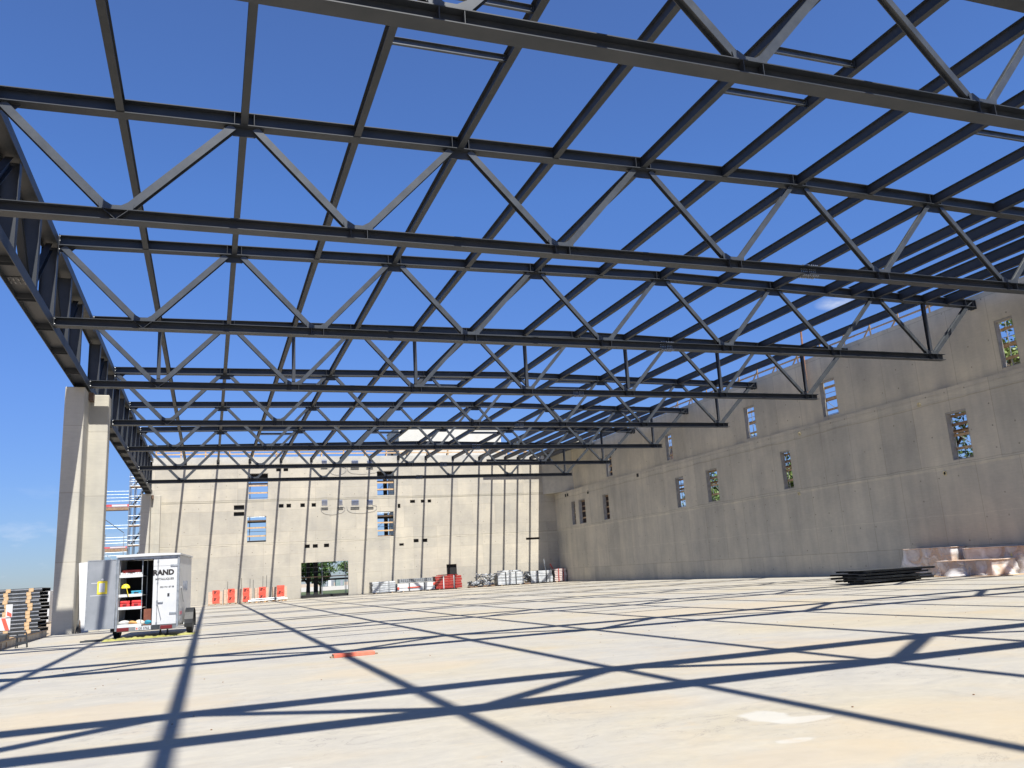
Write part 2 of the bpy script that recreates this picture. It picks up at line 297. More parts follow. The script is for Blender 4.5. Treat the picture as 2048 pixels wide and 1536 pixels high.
# ------------------------------------------------------------------ steel roof
ZB, HB, WB = 11.607, .3143, .40
X0, B, S_, Y1 = -5.7576, 3.2328, 10.1527, 22.8104
ZT, HT, WT, SLL, SLR = 14.8184, .4045, .38, .01276, -.01683
XRG = X0+8*B
def ztop(x): return ZT+(SLL*(x-X0) if x < XRG else SLL*(XRG-X0)+SLR*(x-XRG))
def yk(k): return Y1+(k-1)*S_+.2-(.6 if k == 7 else 0)
XL, XRB_, XRT_ = -5.50, 37.05, 39.9
def bolt(bm, x, y, z, ax='x', r=.02):
    a = Vector((x, y, z)); d = {'x': Vector((.03, 0, 0)), 'y': Vector((0, .03, 0)), 'z': Vector((0, 0, .03))}[ax]
    tube(bm, a-d, a+d, r, 6)
def truss(k, label):
    y = yk(k); t = thing('roof_truss', label, 'roof truss', (0, y, 0), 0, 'steel roof trusses spanning the hall')
    bm = NB(); zc = ZB-HB/2
    I(bm, (XL, 0, zc), (XRB_, 0, zc), HB, WB, .022, .014)
    for j in range(1, 14, 2):
        x = X0+j*B
        for s in (-1, 1):
            if j == 1:
                # slanting stiffener pair that reads as a V on the web
                for sy in (-1, 1):
                    extr(bm, (x+s*.30, sy*(WB/4+.004), ZB-.03), (x+s*.02, sy*(WB/4+.004), ZB-HB+.03), [(-WB/4+.006, -.007), (WB/4-.006, -.007), (WB/4-.006, .007), (-WB/4+.006, .007)], Vector((1, 0, 0)))
            else:
                for sy in (-1, 1):
                    box(bm, x+s*.24-.007, min(sy*.012, sy*(WB/2-.006)), ZB-HB+.024, x+s*.24+.007, max(sy*.012, sy*(WB/2-.006)), ZB-.024)
    obj('bottom_chord', bm, STEEL, t)
    bm = NB()
    I(bm, (XL, 0, ztop(XL)-HT/2), (XRG, 0, ztop(XRG)-HT/2), HT, WT, .024, .015)
    I(bm, (XRG+.004, 0, ztop(XRG)-HT/2), (XRT_, 0, ztop(XRT_)-HT/2), HT, WT, .024, .015)
    for j in range(0, 15, 2):
        for s in (-1, 1):
            x = X0+j*B+s*.27
            if x < XL or x > XRT_: continue
            for sy in (-1, 1):
                box(bm, x-.007, min(sy*.012, sy*(WT/2-.006)), ztop(x)-HT+.03, x+.007, max(sy*.012, sy*(WT/2-.006)), ztop(x)-.03)
    obj('top_chord', bm, STEEL, t)
    for i in range(14):
        jt, jb = (i, i+1) if i % 2 == 0 else (i+1, i)
        sg = 1 if jb > jt else -1
        xt = X0+jt*B+sg*.30; xb = X0+jb*B-sg*.26
        if jt == 0: xt = XL+.12
        if jt == 14: xt = 39.35
        w = .235 if i in (0, 1, 13) else (.21 if i < 6 else .18)
        bm = NB(); I(bm, (xt, 0, ztop(xt)-HT-.03), (xb, 0, ZB+.06), w*.95, w*.92, .014, .010, up=(0, 1, 0))
        obj('diagonal', bm, STEEL2, t)
    for j in range(1, 14, 2):
        x = X0+j*B; bm = NB()
        vs = [(-.40, 0), (.40, 0), (.44, .20), (.30, .24), (.12, .13), (-.12, .13), (-.30, .24), (-.44, .20)]
        a = [bm.verts.new((x+p, -.125, ZB+.002+q)) for p, q in vs]; b = [bm.verts.new((x+p, -.11, ZB+.002+q)) for p, q in vs]
        for i in range(8): bm.faces.new((a[i], a[(i+1) % 8], b[(i+1) % 8], b[i]))
        bm.faces.new(a[::-1]); bm.faces.new(b); bmesh.ops.recalc_face_normals(bm, faces=bm.faces)
        obj('gusset_plate', bm, STEEL2, t)
    for j in range(0, 15, 2):
        x = X0+j*B; bm = NB(); z = ztop(x)-HT-.006
        vs = [(-.56, 0), (.56, 0), (.30, -.27), (-.30, -.27)]
        if j == 0: vs = [(.27, 0), (.82, 0), (.62, -.2), (.27, -.2)]
        if j == 14: vs = [(-.5, 0), (.30, 0), (.2, -.14), (-.34, -.14)]
        a = [bm.verts.new((x+p, -.012, z+q)) for p, q in vs]; b = [bm.verts.new((x+p, .012, z+q)) for p, q in vs]
        for i in range(4): bm.faces.new((a[i], a[(i+1) % 4], b[(i+1) % 4], b[i]))
        bm.faces.new(a[::-1]); bm.faces.new(b); bmesh.ops.recalc_face_normals(bm, faces=bm.faces)
        obj('gusset_plate', bm, STEEL, t)
    for j in ((1, 3, 5, 7, 9, 11, 13) if k == 3 else (13,)):
        x = X0+j*B; bm = NB(); I(bm, (x, 0, ZB+.18), (x, 0, ztop(x)-HT-.01), .17, .17, .012, .009, up=(0, 1, 0)); obj('post', bm, STEEL, t)
    # end plates with bolts at the edge girder, splice at the ridge
    bm = NB()
    box(bm, -5.512, -.24, ZT-HT-.30, -5.497, .24, ZT+.03); box(bm, -5.512, -.24, ZB-HB-.03, -5.497, .24, ZB+.03)
    obj('end_plate', bm, STEEL, t)
    bm = NB()
    for sy in (-.17, .17):
        for z in (ZT-.05, ZT-.22, ZT-.39, ZT-.56, ZB-.05, ZB-.26): bolt(bm, -5.50, sy, z)
    for s in (-.3, -.22, -.14, -.06, .06, .14, .22, .3):
        for z in (ZB+.02, ZB-HB-.02):
            for sy in (-.16, -.08, .08, .16): bolt(bm, XRG+s-.05, sy, z, 'z', .018)
        for z in (ZB-.08, ZB-.16, ZB-.24): bolt(bm, XRG+s-.05, 0, z, 'y', .018)
    obj('bolts', bm, BOLT, t)
    bm = NB(); box(bm, XRG-.42, -.195, ZB+.001, XRG+.32, .195, ZB+.016); box(bm, XRG-.42, -.195, ZB-HB-.016, XRG+.32, .195, ZB-HB-.001)
    obj('splice_plate', bm, STEEL, t)
    # seat at the right wall
    bm = NB()
    for sy in (-.12, .12):
        extr(bm, (39.3, sy, ztop(39)-HT-.02), (39.85, sy, ztop(39.9)-.03), [(-.015, -.03), (.015, -.03), (.015, .03), (-.015, .03)])
    box(bm, 39.92, -.2, ztop(39.9)-HT-.1, 39.949, .2, ztop(39.9)+.02)
    obj('bearing_bracket', bm, STEEL, t)
    return t
tl = {-1: 'steel roof truss behind the camera, second out of view', 0: 'very nearest roof truss, its bottom chord crossing the top right corner'}
for k in range(-2, 8):
    n = k+1
    if k == -2: continue
    if k == -1: lab = 'steel truss overhead just behind the viewer, seen only by its shadow'
    elif k == 0: lab = 'nearest roof truss, its bottom chord cutting across the top right corner'
    elif k == 3: lab = 'fourth nearest roof truss, the only one with upright posts at every bottom joint'
    elif k == 7: lab = 'farthest roof truss, just in front of the sunlit back wall'
    else: lab = '%s nearest dark grey roof truss counted from the camera' % ordn(n)
    truss(k, lab)
def purlin(x, ys, hp, plate=True):
    zt = ztop(x); bm = NB()
    for a, b in zip(ys[:-1], ys[1:]):
        ya = a+(.012 if a > -18 else 0); yb = b-(.012 if b < YW else .03)
        I(bm, (x, ya, zt-.385+hp/2), (x, yb, zt-.385+hp/2), hp, .20, .016, .011)
        if a > 0: box(bm, x-.085, a+.013, zt-.35, x-.012, a+.025, zt-.05)
    if ys[-1] == YW: box(bm, x-.15, YW-.03, zt-.5, x+.15, YW-.004, zt-.02)
    return obj('roof_purlin', bm, STEEL)
for j in range(1, 14):
    o = purlin(X0+j*B, [-18] + [yk(k) for k in range(-1, 8)] + [YW], .36 if j < 11 else .42)
    lab = '%s full-length roof purlin counting rightwards from the lattice edge girder' % ordn(j) if j < 13 else 'full-length roof purlin nearest the shaded right wall'
    tag(o, lab, 'roof beam', 'long roof purlins running to the back wall')
for i, j in enumerate((11.5, 12.5, 13.5)):
    w_ = ['left', 'middle', 'right'][i]
    o = purlin(X0+j*B, [yk(1), yk(2)], .50); tag(o, '%s of three short extra beams between the long purlins at the right edge, second bay' % w_, 'roof beam', 'short extra roof beams')
    o = purlin(X0+j*B, [yk(5), yk(6), yk(7), YW], .46); tag(o, '%s of three extra beams between the last purlins in the far right roof corner' % w_, 'roof beam', 'short extra roof beams')
# short trimmers framing roof openings
TR = [(j, y) for y in (16.35, 18.4, 55.0, 57.1, 75.0, 77.0) for j in (3, 6, 9)]
rown = ['nearest', 'nearest', 'middle', 'middle', 'farthest', 'farthest']
for i, (j, y) in enumerate(TR):
    xa, xb = X0+j*B+.012, X0+(j+1)*B-.012; bm = NB(); z = ztop((xa+xb)/2)-.14
    extr(bm, (xa, y, z), (xb, y, z), uprof(.20, .08, .007), mi=0)
    for x in (xa+.02, xb-.03): box(bm, x, y-.09, z-.10, x+.012, y-.002, z+.10)
    o = obj('trimmer_beam', bm, STEEL2)
    b2 = NB()
    for dz in (-.05, .05): bolt(b2, xa+.07, y, z+dz, 'y', .016); bolt(b2, xb-.07, y, z+dz, 'y', .016)
    tag(o, 'short trimmer between the %s and %s purlins, %s beam of its pair, %s row of roof openings' % (ordn(j), ordn(j+1), 'near' if (i//3) % 2 == 0 else 'far', rown[i//3]), 'cross beam', 'short beams framing roof openings')
    obj('bolts', b2, BOLT, o)
# beam close to the back wall
bm = NB(); I(bm, (X0+11.15*B, YW-1.2, 14.30), (39.0, YW-1.2, 14.22), .26, .24, .016, .011)
tag(obj('edge_beam', bm, STEEL), 'short dark beam under the last purlins beside the back wall', 'steel beam')

# edge girder (lattice of H sections laid flat), two lengths meeting on the near column
GX0, GX1 = -6.115, -5.515; GXC = (GX0+GX1)/2
def girder(ya, yb, label):
    t = thing('lattice_girder', label, 'edge girder', (GXC, ya, 0), 0, 'lattice girders along the open side')
    Ln = yb-ya
    bm = NB(); I(bm, (0, 0, 11.355), (0, Ln, 11.355), .60, .39, .022, .018, up=(1, 0, 0)); obj('bottom_chord', bm, STEEL, t)
    bm = NB(); I(bm, (0, 0, 14.55), (0, Ln, 14.55), .60, .36, .022, .018, up=(1, 0, 0)); obj('top_chord', bm, STEEL, t)
    ps = []; y = yk(1)-8*S_
    while y < yb:
        if y > ya+.3: ps.append(y-ya)
        y += S_/3
    ps = [p for p in ps if p < Ln-.25]
    for i, p in enumerate(ps):
        bm = NB(); I(bm, (0, p, 11.555), (0, p, 14.365), .54, .30, .018, .012, up=(1, 0, 0)); obj('post', bm, STEEL, t)
        for z0 in ((11.17, 11.343), (11.367, 11.54)):
            for y_ in (p-.16, p+.145):
                bm = NB(); box(bm, -.277, y_, z0[0], .277, y_+.015, z0[1]); obj('stiffener', bm, STEEL, t)
    for i in range(len(ps)-1):
        a, b = ps[i], ps[i+1]; za, zb = (11.6, 14.32) if i % 2 == 0 else (14.32, 11.6)
        bm = NB(); I(bm, (0, a+.17, za), (0, b-.17, zb), .28, .22, .014, .010); obj('diagonal', bm, STEEL, t)
    for ys in ([28.3-ya] if ya < 28.3 < yb else []):
        bm = NB(); box(bm, -.26, ys-.3, 11.325, .26, ys+.3, 11.344); obj('splice_plate', bm, STEEL, t)
        bm = NB()
        for yy in (-.22, -.1, .1, .22):
            for xx in (-.2, -.07, .07, .2): bolt(bm, xx, ys+yy, 11.318, 'z', .018)
        obj('bolts', bm, BOLT, t)
girder(-6.8, 43.0, 'near length of the deep lattice edge girder at upper left, resting on the near column')
girder(43.03, 91.6, 'far length of the lattice edge girder, between near and far column')

# ------------------------------------------------------------------ concrete columns
def column(name, y0, label):
    t = thing(name, label, 'column', (0, y0, 0), 0, 'concrete columns of the open side')
    bm = NB()
    prism(bm, [(-6.44, 0), (-5.61, 0), (-5.61, 1.75), (-4.76, 1.75), (-4.76, 2.7), (-6.44, 2.7)], 0, 11.13)
    bmesh.ops.bevel(bm, geom=[e for e in bm.edges if abs(e.verts[0].co.z-e.verts[1].co.z) > 5 or min(e.verts[0].co.z, e.verts[1].co.z) > 11], offset=.03, segments=1, affect='EDGES')
    obj('shaft', bm, CONC, t)
    bm = NB(); box(bm, -6.0, .15, 11.132, -5.63, .9, 11.158); box(bm, -5.60, 1.2, 10.75, -5.40, 1.742, 11.12); obj('bearing_plate', bm, noisy('rust_plate', (.10, .06, .045), (.16, .10, .07), 5, .7), t)
    return t
column('concrete_column', 42.45, 'tall pale L-shaped concrete column left of the trailer')
column('concrete_column', 90.6, 'distant concrete column beside the scaffold at the back wall corner')
column('concrete_column', -8.2, 'concrete column behind the camera carrying the near girder end')

# ------------------------------------------------------------------ walls with openings
def wall(axis, face, th, u0, u1, z0, z1, holes, bmx=None, mi=0):
    """axis 'x': wall runs along x, inner face at y=face; axis 'y': runs along y, inner face at x=face"""
    bm = bmx or NB()
    us = sorted({u0, u1, *[h[0] for h in holes], *[h[1] for h in holes]}); zs = sorted({z0, z1, *[h[2] for h in holes], *[h[3] for h in holes]})
    def P(u, d, z): return (u, face+d, z) if axis == 'x' else (face+d, u, z)
    cache = {}
    def V(u, d, z):
        key = (round(u, 4), round(d, 4), round(z, 4))
        if key not in cache: cache[key] = bm.verts.new(P(u, d, z))
        return cache[key]
    def inside(u, z): return any(h[0] < u < h[1] and h[2] < z < h[3] for h in holes)
    sol = {}
    for i in range(len(us)-1):
        for j in range(len(zs)-1): sol[i, j] = not inside((us[i]+us[i+1])/2, (zs[j]+zs[j+1])/2)
    for (i, j), s in sol.items():
        if not s: continue
        a, b, c, d = us[i], us[i+1], zs[j], zs[j+1]
        for dd in (0, th): bm.faces.new((V(a, dd, c), V(b, dd, c), V(b, dd, d), V(a, dd, d)))
        if not sol.get((i-1, j), False): bm.faces.new((V(a, 0, c), V(a, 0, d), V(a, th, d), V(a, th, c)))
        if not sol.get((i+1, j), False): bm.faces.new((V(b, 0, c), V(b, 0, d), V(b, th, d), V(b, th, c)))
        if not sol.get((i, j-1), False): bm.faces.new((V(a, 0, c), V(b, 0, c), V(b, th, c), V(a, th, c)))
        if not sol.get((i, j+1), False): bm.faces.new((V(a, 0, d), V(b, 0, d), V(b, th, d), V(a, th, d)))
    bmesh.ops.recalc_face_normals(bm, faces=bm.faces)
    return bm
K = YW/92.76
def BX(x): return x*K
def BZ(z): return 1.6+(z-1.6)*K
def H(x0, x1, z1, z0): return (BX(x0), BX(x1), BZ(z0), BZ(z1))
win_b = [H(3.77, 5.80, 13.29, 10.55), H(3.67, 5.64, 8.74, 6.05), H(17.45, 19.45, 13.34, 10.62), H(17.39, 19.29, 8.81, 6.10)]
door = (BX(9.2), BX(14.15), 0, BZ(3.67))
slots = [H(2.34, 3.38, 9.95, 9.46), H(2.34, 3.38, 9.24, 8.82), H(6.9, 7.39, 9.95, 9.56), H(7.69, 8.16, 9.95, 9.55), H(9.14, 9.61, 9.96, 9.56), H(10.32, 10.78, 9.95, 9.56),
         H(9.6, 10.11, 5.57, 5.2), H(10.42, 10.95, 5.57, 5.19), H(11.6, 12.14, 5.58, 5.2), H(6.61, 7.09, 13.87, 13.45), H(7.37, 7.86, 13.87, 13.45),
         H(21.16, 21.73, 10.0, 9.67), H(22.4, 22.82, 10.0, 9.66), H(23.19, 23.6, 10.0, 9.66), H(19.74, 20.04, 9.61, 9.14), H(19.8, 20.31, 5.25, 4.99), H(21.43, 22.0, 5.66, 5.29),
         H(22.44, 23.0, 5.65, 5.27), H(25.09, 26.26, 2.69, 1.3), H(34.8, 36.54, 5.25, 5.0)]
UT = (BX(30.7), 39.1, 14.9, 15.12)
bwt = thing('back_wall', 'sunlit concrete back wall of the hall with two pairs of windows and a gateway', 'wall', (0, 0, 0))
bm = wall('x', YW, .35, -5.85, 40.3, -.2, 14.45, win_b+[(door[0], door[1], -.2, door[3])]+slots)
obj('wall_face', bm, CONX, bwt)
bm = NB(); box(bm, -5.85, YW+.05, 14.45, 40.3, YW+.35, 15.15); obj('parapet', bm, CONP, bwt)
# black sheets closing the small sleeves, painted for the shade inside them
bm = NB()
for a, b, c, d in slots: box(bm, a-.05, YW+.24, c-.05, b+.05, YW+.30, d+.05)
for h in slots:
    pass
obj('sleeve_backing', bm, BLACK, bwt)
# pour joints standing slightly proud
bm = NB()
rnd = random.Random(3)
for z, hgt in ((BZ(5.8), .10), (BZ(10.35), .16)):
    x = -5.8
    while x < 38:
        w = rnd.uniform(.6, 2.4)
        if not (z < 7 and door[0]-.2 < x < door[1] and False):
            box(bm, x, YW-.012-rnd.uniform(0, .012), z-hgt/2+rnd.uniform(-.03, .03), x+w, YW-.001, z+hgt/2+rnd.uniform(-.02, .03))
        x += w
obj('pour_joint', bm, CONX, bwt)
# timber guard boards in the window openings
for (a, b, c, d) in win_b:
    bm = NB()
    for (p, q, r_, s_) in ((a, a+.04, c, d), (b-.04, b, c, d)): box(bm, p+.002, YW+.02, r_+.003, q-.002, YW+.33, s_-.003)
    box(bm, a+.05, YW+.02, d-.045, b-.05, YW+.33, d-.003)
    fr = obj('window_frame', bm, CONP, bwt)
    hh = d-c
    for fz in (.22, .50) if c > 8 else (.21, .53, .80):
        bm = NB(); box(bm, a-.02, YW+.36, c+hh*fz, b+.02, YW+.40, c+hh*fz+.16); obj('guard_board', bm, TIMB, fr)
# blue conduit clusters with loops of cable
def cluster(x0, x1, z0, z1):
    bm = NB(); n = max(3, int((x1-x0)/.09))
    for i in range(n):
        x = x0+(x1-x0)*(i+.5)/n; tube(bm, (x, YW-.005, z0), (x, YW-.10, z1-.1), .03, 6); tube(bm, (x, YW-.10, z1-.1), (x, YW-.02, z1+.03), .03, 6)
    return obj('conduit_bundle', bm, noisy('blue_conduit', (.02, .05, .16), (.06, .12, .28), 5, .5))
cl = [(11.38, 12.0, 9.65, 10.24), (13.2, 13.62, 9.63, 10.19), (14.6, 15.39, 9.6, 10.15), (16.32, 16.95, 9.57, 10.11), (11.42, 11.99, 14.10, 14.6), (14.67, 15.42, 14.0, 14.53), (16.4, 17.0, 14.0, 14.5)]
cn_ = ['leftmost', 'second', 'third', 'rightmost', 'leftmost', 'middle', 'rightmost']
for i, (a, b, c, d) in enumerate(cl):
    t = cluster(BX(a), BX(b), BZ(c), BZ(d))
    tag(t, '%s blue conduit bundle in the %s row on the back wall' % (cn_[i], 'lower' if i < 4 else 'upper'), 'conduits', 'blue conduit stubs poking out of the back wall')
    bm = NB()
    for dz in (.28, .45): box(bm, BX(a)-.1, YW-.05, BZ(c)-dz, BX(b)+.06, YW-.002, BZ(c)-dz+.07)
    obj('cover_strip', bm, DARKST, t)
def cable(pts, label, r=.022, m=None, name='cable'):
    cu = bpy.data.curves.new(name, 'CURVE'); cu.dimensions = '3D'; cu.bevel_depth = r; cu.bevel_resolution = 1; cu.resolution_u = 6
    s = cu.splines.new('BEZIER'); s.bezier_points.add(len(pts)-1)
    for p, q in zip(s.bezier_points, pts): p.co = q; p.handle_left_type = p.handle_right_type = 'AUTO'
    tmp = bpy.data.objects.new(name, cu); C.objects.link(tmp)
    bpy.context.view_layer.update()
    me = bpy.data.meshes.new_from_object(tmp.evaluated_get(bpy.context.evaluated_depsgraph_get()))
    bpy.data.objects.remove(tmp); me.materials.clear(); me.materials.append(m or mat('grey_cable', (.35, .35, .34), .6))
    o = bpy.data.objects.new(name, me); C.objects.link(o)
    if label: tag(o, label, 'cable')
    return o
for n, (xa, xb, z, lab) in enumerate(((11.3, 13.9, 9.55, 'lower left'), (14.1, 17.4, 9.6, 'lower right'), (12.2, 14.1, 13.9, 'upper left'), (14.2, 17.8, 13.95, 'upper right'))):
    y = YW-.06; a, b = BX(xa), BX(xb)
    cable([(a, y, z), (a+.1, y, z-.45), (a+(b-a)*.35, y, z-.78), (a+(b-a)*.7, y, z-.72), (b-.1, y, z-.45), (b-.05, y, z-.1), (b-.5, y, z+.05)], 'thin loop of cable hanging under the %s conduits on the back wall' % lab, .018)
# rusty starter strip at the left end of the back wall
bm = NB()
for z0, z1 in ((7.7, 9.3), (4.6, 6.6)):
    z = z0
    while z < z1:
        box(bm, -5.2+rnd.uniform(-.04, .04), YW-.03, z, -5.0, YW-.002, z+rnd.uniform(.08, .2)); z += .26
obj('starter_strip', bm, noisy('rust', (.12, .04, .02), (.3, .14, .06), 8, .9), bwt)

# right wall
rw = thing('side_wall', 'long shaded concrete wall on the right with two rows of slit windows', 'wall', (0, 0, 0))
KU = XU/XR
lowW = [(34.12, 35.52, 6.18, 8.90), (49.34, 50.46, 6.18, 8.93), (58.75, 60.45, 6.18, 8.88), (64.05, 65.45, 6.17, 8.86), (79.05, 80.47, 6.22, 8.9), (84.96, 86.72, 6.25, 8.95), (87.72, 88.8, 6.28, 8.95)]
upW = [(30.34, 31.44, 10.47, 13.08), (43.85, 45.37, 10.5, 12.98), (52.85, 54.2, 10.48, 12.96), (65.38, 66.5, 10.53, 12.9), (77.65, 79.05, 10.58, 12.9)]
upW = [(a*KU, b*KU, 1.6+(c-1.6)*KU, 1.6+(d-1.6)*KU) for a, b, c, d in upW]
bm = wall('y', XR, .40, -30, YW, -.2, 10.02, lowW); obj('lower_wall', bm, CONY, rw)
bm = NB(); box(bm, XR-.004, -30, 10.025, XU+.40, YW-.002, 10.27); obj('floor_band', bm, CONY, rw)
bm = wall('y', XU, .40, -30, YW, 10.275, 15.1, upW); obj('upper_wall', bm, CONY, rw)
bm = NB()
y = -28
while y < YW-2:
    w = rnd.uniform(.5, 2.0); box(bm, XR-.010-rnd.uniform(0, .012), y, 5.83+rnd.uniform(-.03, .03), XR-.001, y+w, 5.96+rnd.uniform(-.03, .03)); y += w
y = -28
while y < YW-2:
    w = rnd.uniform(1.5, 4.0); box(bm, XR-.016, y, 9.58+rnd.uniform(-.01, .01), XR-.001, y+w, 9.64+rnd.uniform(-.01, .01)); y += w
obj('pour_joint', bm, CONY, rw)
sleeve = [(72.3, 9.94), (84.0, 9.52), (90.2, 10.0-.2), (89.6, 9.8)]
bm = NB()
for y, z in sleeve: box(bm, XR-.006, y-.22, z-.17, XR+.01, y+.22, z+.17)
obj('box_out', bm, BLACK, rw)
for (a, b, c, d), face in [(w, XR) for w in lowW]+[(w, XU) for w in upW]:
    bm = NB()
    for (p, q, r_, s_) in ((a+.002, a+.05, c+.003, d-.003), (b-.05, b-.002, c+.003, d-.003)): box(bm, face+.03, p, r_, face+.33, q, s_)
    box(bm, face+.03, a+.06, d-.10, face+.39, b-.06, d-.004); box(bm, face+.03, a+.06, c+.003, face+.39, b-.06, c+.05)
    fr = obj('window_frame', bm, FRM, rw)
    hh = d-c
    for fz in ((.17, .47, .80) if face == XU else (.22, .48, .70, .90)):
        z = c+hh*fz+rnd.uniform(-.05, .05)
        bm = NB(); box(bm, face+.405, a-.1, z, face+.445, b+.1, z+.15); obj('guard_board', bm, TIMBD if face == XR and fz > .6 else TIMB, fr)
# corner splay and roof slab in the far right corner
bm = NB(); prism(bm, [(37.62, YW-.004), (39.94, 89.6), (39.94, YW-.004)], 10.30, 15.08)
o = obj('corner_splay', bm, CONP, rw)
bm = NB(); box(bm, 37.42, 84.0, 15.12, 40.2, YW+.3, 15.34); obj('corner_slab', bm, CONP, rw)

# small yellowish spacers stuck on the joints of the right wall
for i, (px, (y, z)) in enumerate([(0, (37.2, 9.72)), (1, (48.0, 9.85)), (2, (48.9, 5.72)), (3, (36.2, 5.55))]):
    bm = NB(); face = XR
    for k_ in range(12):
        a = k_*math.pi/6; a2 = (k_+1)*math.pi/6
        extr(bm, (face-.02, y+.10*math.cos(a), z+.11*math.sin(a)), (face-.02, y+.10*math.cos(a2), z+.11*math.sin(a2)), [(-.015, -.03), (.015, -.03), (.015, .03), (-.015, .03)], Vector((1, 0, 0)))
    o = obj('sleeve_ring', bm, noisy('foam', (.55, .47, .25), (.7, .62, .4), 9, .9))
    tag(o, ['pale foam ring on the upper joint of the shaded wall, nearest of two', 'pale foam ring on the upper joint of the shaded wall, farther of two',
            'pale foam ring on the lower joint below the fifth slit window', 'pale ring round a black hole on the lower joint near the right'][i], 'sleeve', 'foam rings on the right wall')
    if i == 3:
        bm = NB(); tube(bm, (face-.012, y, z), (face+.001, y, z), .085, 12); obj('hole', bm, BLACK, o)

# ------------------------------------------------------------------ timber guard rails
def rail_x():
    t = thing('guard_rail', 'timber guard rail along the top of the back wall', 'guard rail', (0, YW+.2, 15.15))
    x = -5.4
    while x < 36.6:
        bm = NB(); box(bm, x-.07, -.04, 0, x+.07, .0, 1.05); extr(bm, (x, -.02, .05), (x, .75, .02), [(-.05, -.05), (.05, -.05), (.05, .05), (-.05, .05)]); extr(bm, (x, .0, .75), (x, .72, .06), [(-.05, -.04), (.05, -.04), (.05, .04), (-.05, .04)])
        obj('post', bm, TIMB, t); x += 2.42
    for z in (.28, .62, .98):
        bm = NB(); x = -5.5
        while x < 36.5:
            e = min(x+4.0, 37.0); box(bm, x, -.075, z+rnd.uniform(-.015, .015), e-.01, -.045, z+.13); x = e
        obj('board', bm, TIMB, t)
rail_x()
def rail_y():
    t = thing('guard_rail', 'timber guard rail with raking struts along the top of the right wall', 'guard rail', (XU+.1, 0, 15.1))
    y = 12.0
    while y < 90:
        bm = NB(); box(bm, -.02, y-.05, 0, .03, y+.05, 1.15); extr(bm, (.02, y, .62), (.02, y+.62, .02), [(-.05, -.03), (.05, -.03), (.05, .03), (-.05, .03)], Vector((1, 0, 0)))
        obj('post', bm, TIMB, t); y += 2.42
    for z in (.34, .82):
        bm = NB(); y = 10.5
        while y < 90:
            e = min(y+4.0, 90.5); box(bm, .04, y, z+rnd.uniform(-.02, .02), .07, e-.01, z+.12); y = e
        obj('board', bm, TIMB, t)
rail_y()
bm = NB(); tube(bm, (39.75, 47.4, 12.4), (39.75, 47.2, 17.3), .07, 10)
tag(obj('rusty_pole', bm, noisy('rust_pole', (.20, .085, .04), (.34, .17, .09), 4, .7)), 'rusty brown pole rising against the right wall past its top edge', 'pole')

# roof tower behind the back wall
t = thing('stair_tower', 'cream block rising above the back wall, with shaded left flank', 'building', (0, 98, 0))
bm = NB(); box(bm, 21.22, 0, 0, 34.2, 7.1, 19.35, 0); obj('wall', bm, PALE, t)
bm = NB(); box(bm, 21.15, -.06, 19.355, 34.27, 7.16, 19.5); obj('roof_edge', bm, CONP, t)
bm = NB()
for yy in (1.2, 3.6): box(bm, 21.205, yy, 15.3, 21.215, yy+1.2, 15.9); box(bm, 21.205, yy, 16.3, 21.215, yy+1.2, 16.8)
obj('opening', bm, BLACK, t)

# dark steel frame and scaffold visible through gateway and windows
t = thing('gateway_frame', 'black steel posts and rail standing just behind the gateway', 'steel frame', (0, YW+2.2, 0))
for x, w in ((10.25, .36), (11.05, .46)):
    bm = NB(); box(bm, x-w/2, -.1, -.2, x+w/2, .1, 14.0); obj('post', bm, BLACK, t)
for z, hh in ((1.72, .2),):
    bm = NB(); box(bm, 8.5, -.14, z, 15.5, -.11, z+hh); obj('rail', bm, BLACK, t)
bm = NB(); box(bm, 8.6, -1.6, -.2, 15.4, .5, .26); obj('sill', bm, BLACK, t)
for x in (17.75, 18.95):
    bm = NB(); box(bm, x-.19, -.2, -.2, x+.19, .2, 14.4); obj('post', bm, BLACK, t)
for a_, b_, z0_, z1_ in ((2.5, 7.2, 12.75, 13.6), (2.5, 7.2, 8.22, 8.42), (2.5, 7.2, 5.9, 6.28), (16.6, 21.0, 12.85, 13.6), (16.6, 21.0, 8.2, 8.55)):  # top two bars: black boxes painted for the shaded undersides of upper window reveals
    bm = NB(); box(bm, a_, -1.2, z0_, b_, -.3, z1_); obj('slab_and_reveal_shade', bm, BLACK, t)
def scaffold(axis, c, u0, u1, zs, label, deckz, name='scaffold', step=2.5, dep=.75, rails=True):
    t = thing(name, label, 'scaffold', (0, 0, 0))
    def P(u, d, z): return (u, c+d, z) if axis == 'x' else (c+d, u, z)
    n = max(1, round((u1-u0)/step))
    for i in range(n+1):
        u = u0+(u1-u0)*i/n
        for d in (0, dep):
            bm = NB(); tube(bm, P(u, d, -.15), P(u, d, zs), .03, 6); obj('standard', bm, GALV, t)
    for z in deckz:
        bm = NB()
        if axis == 'x': box(bm, u0, c+.04, z-.1, u1, c+dep-.04, z)
        else: box(bm, c+.04, u0, z-.1, c+dep-.04, u1, z)
        obj('deck', bm, TIMBD, t)
        if rails:
            for dz in (.5, 1.0):
                bm = NB(); tube(bm, P(u0, dep, z+dz), P(u1, dep, z+dz), .024, 6); obj('rail', bm, GALV, t)
    for i in range(n):
        a = u0+(u1-u0)*i/n; b = u0+(u1-u0)*(i+1)/n
        if i % 2 == 0:
            for q in range(len(deckz)-1):
                bm = NB(); tube(bm, P(a, dep, deckz[q]), P(b, dep, deckz[q+1]), .022, 6); obj('brace', bm, GALV, t)
    return t
scaffold('x', YW+1.1, 1.5, 37, 14.6, 'scaffold behind the back wall, glimpsed through its windows and gateway', [2.2+2.05*i for i in range(6)])
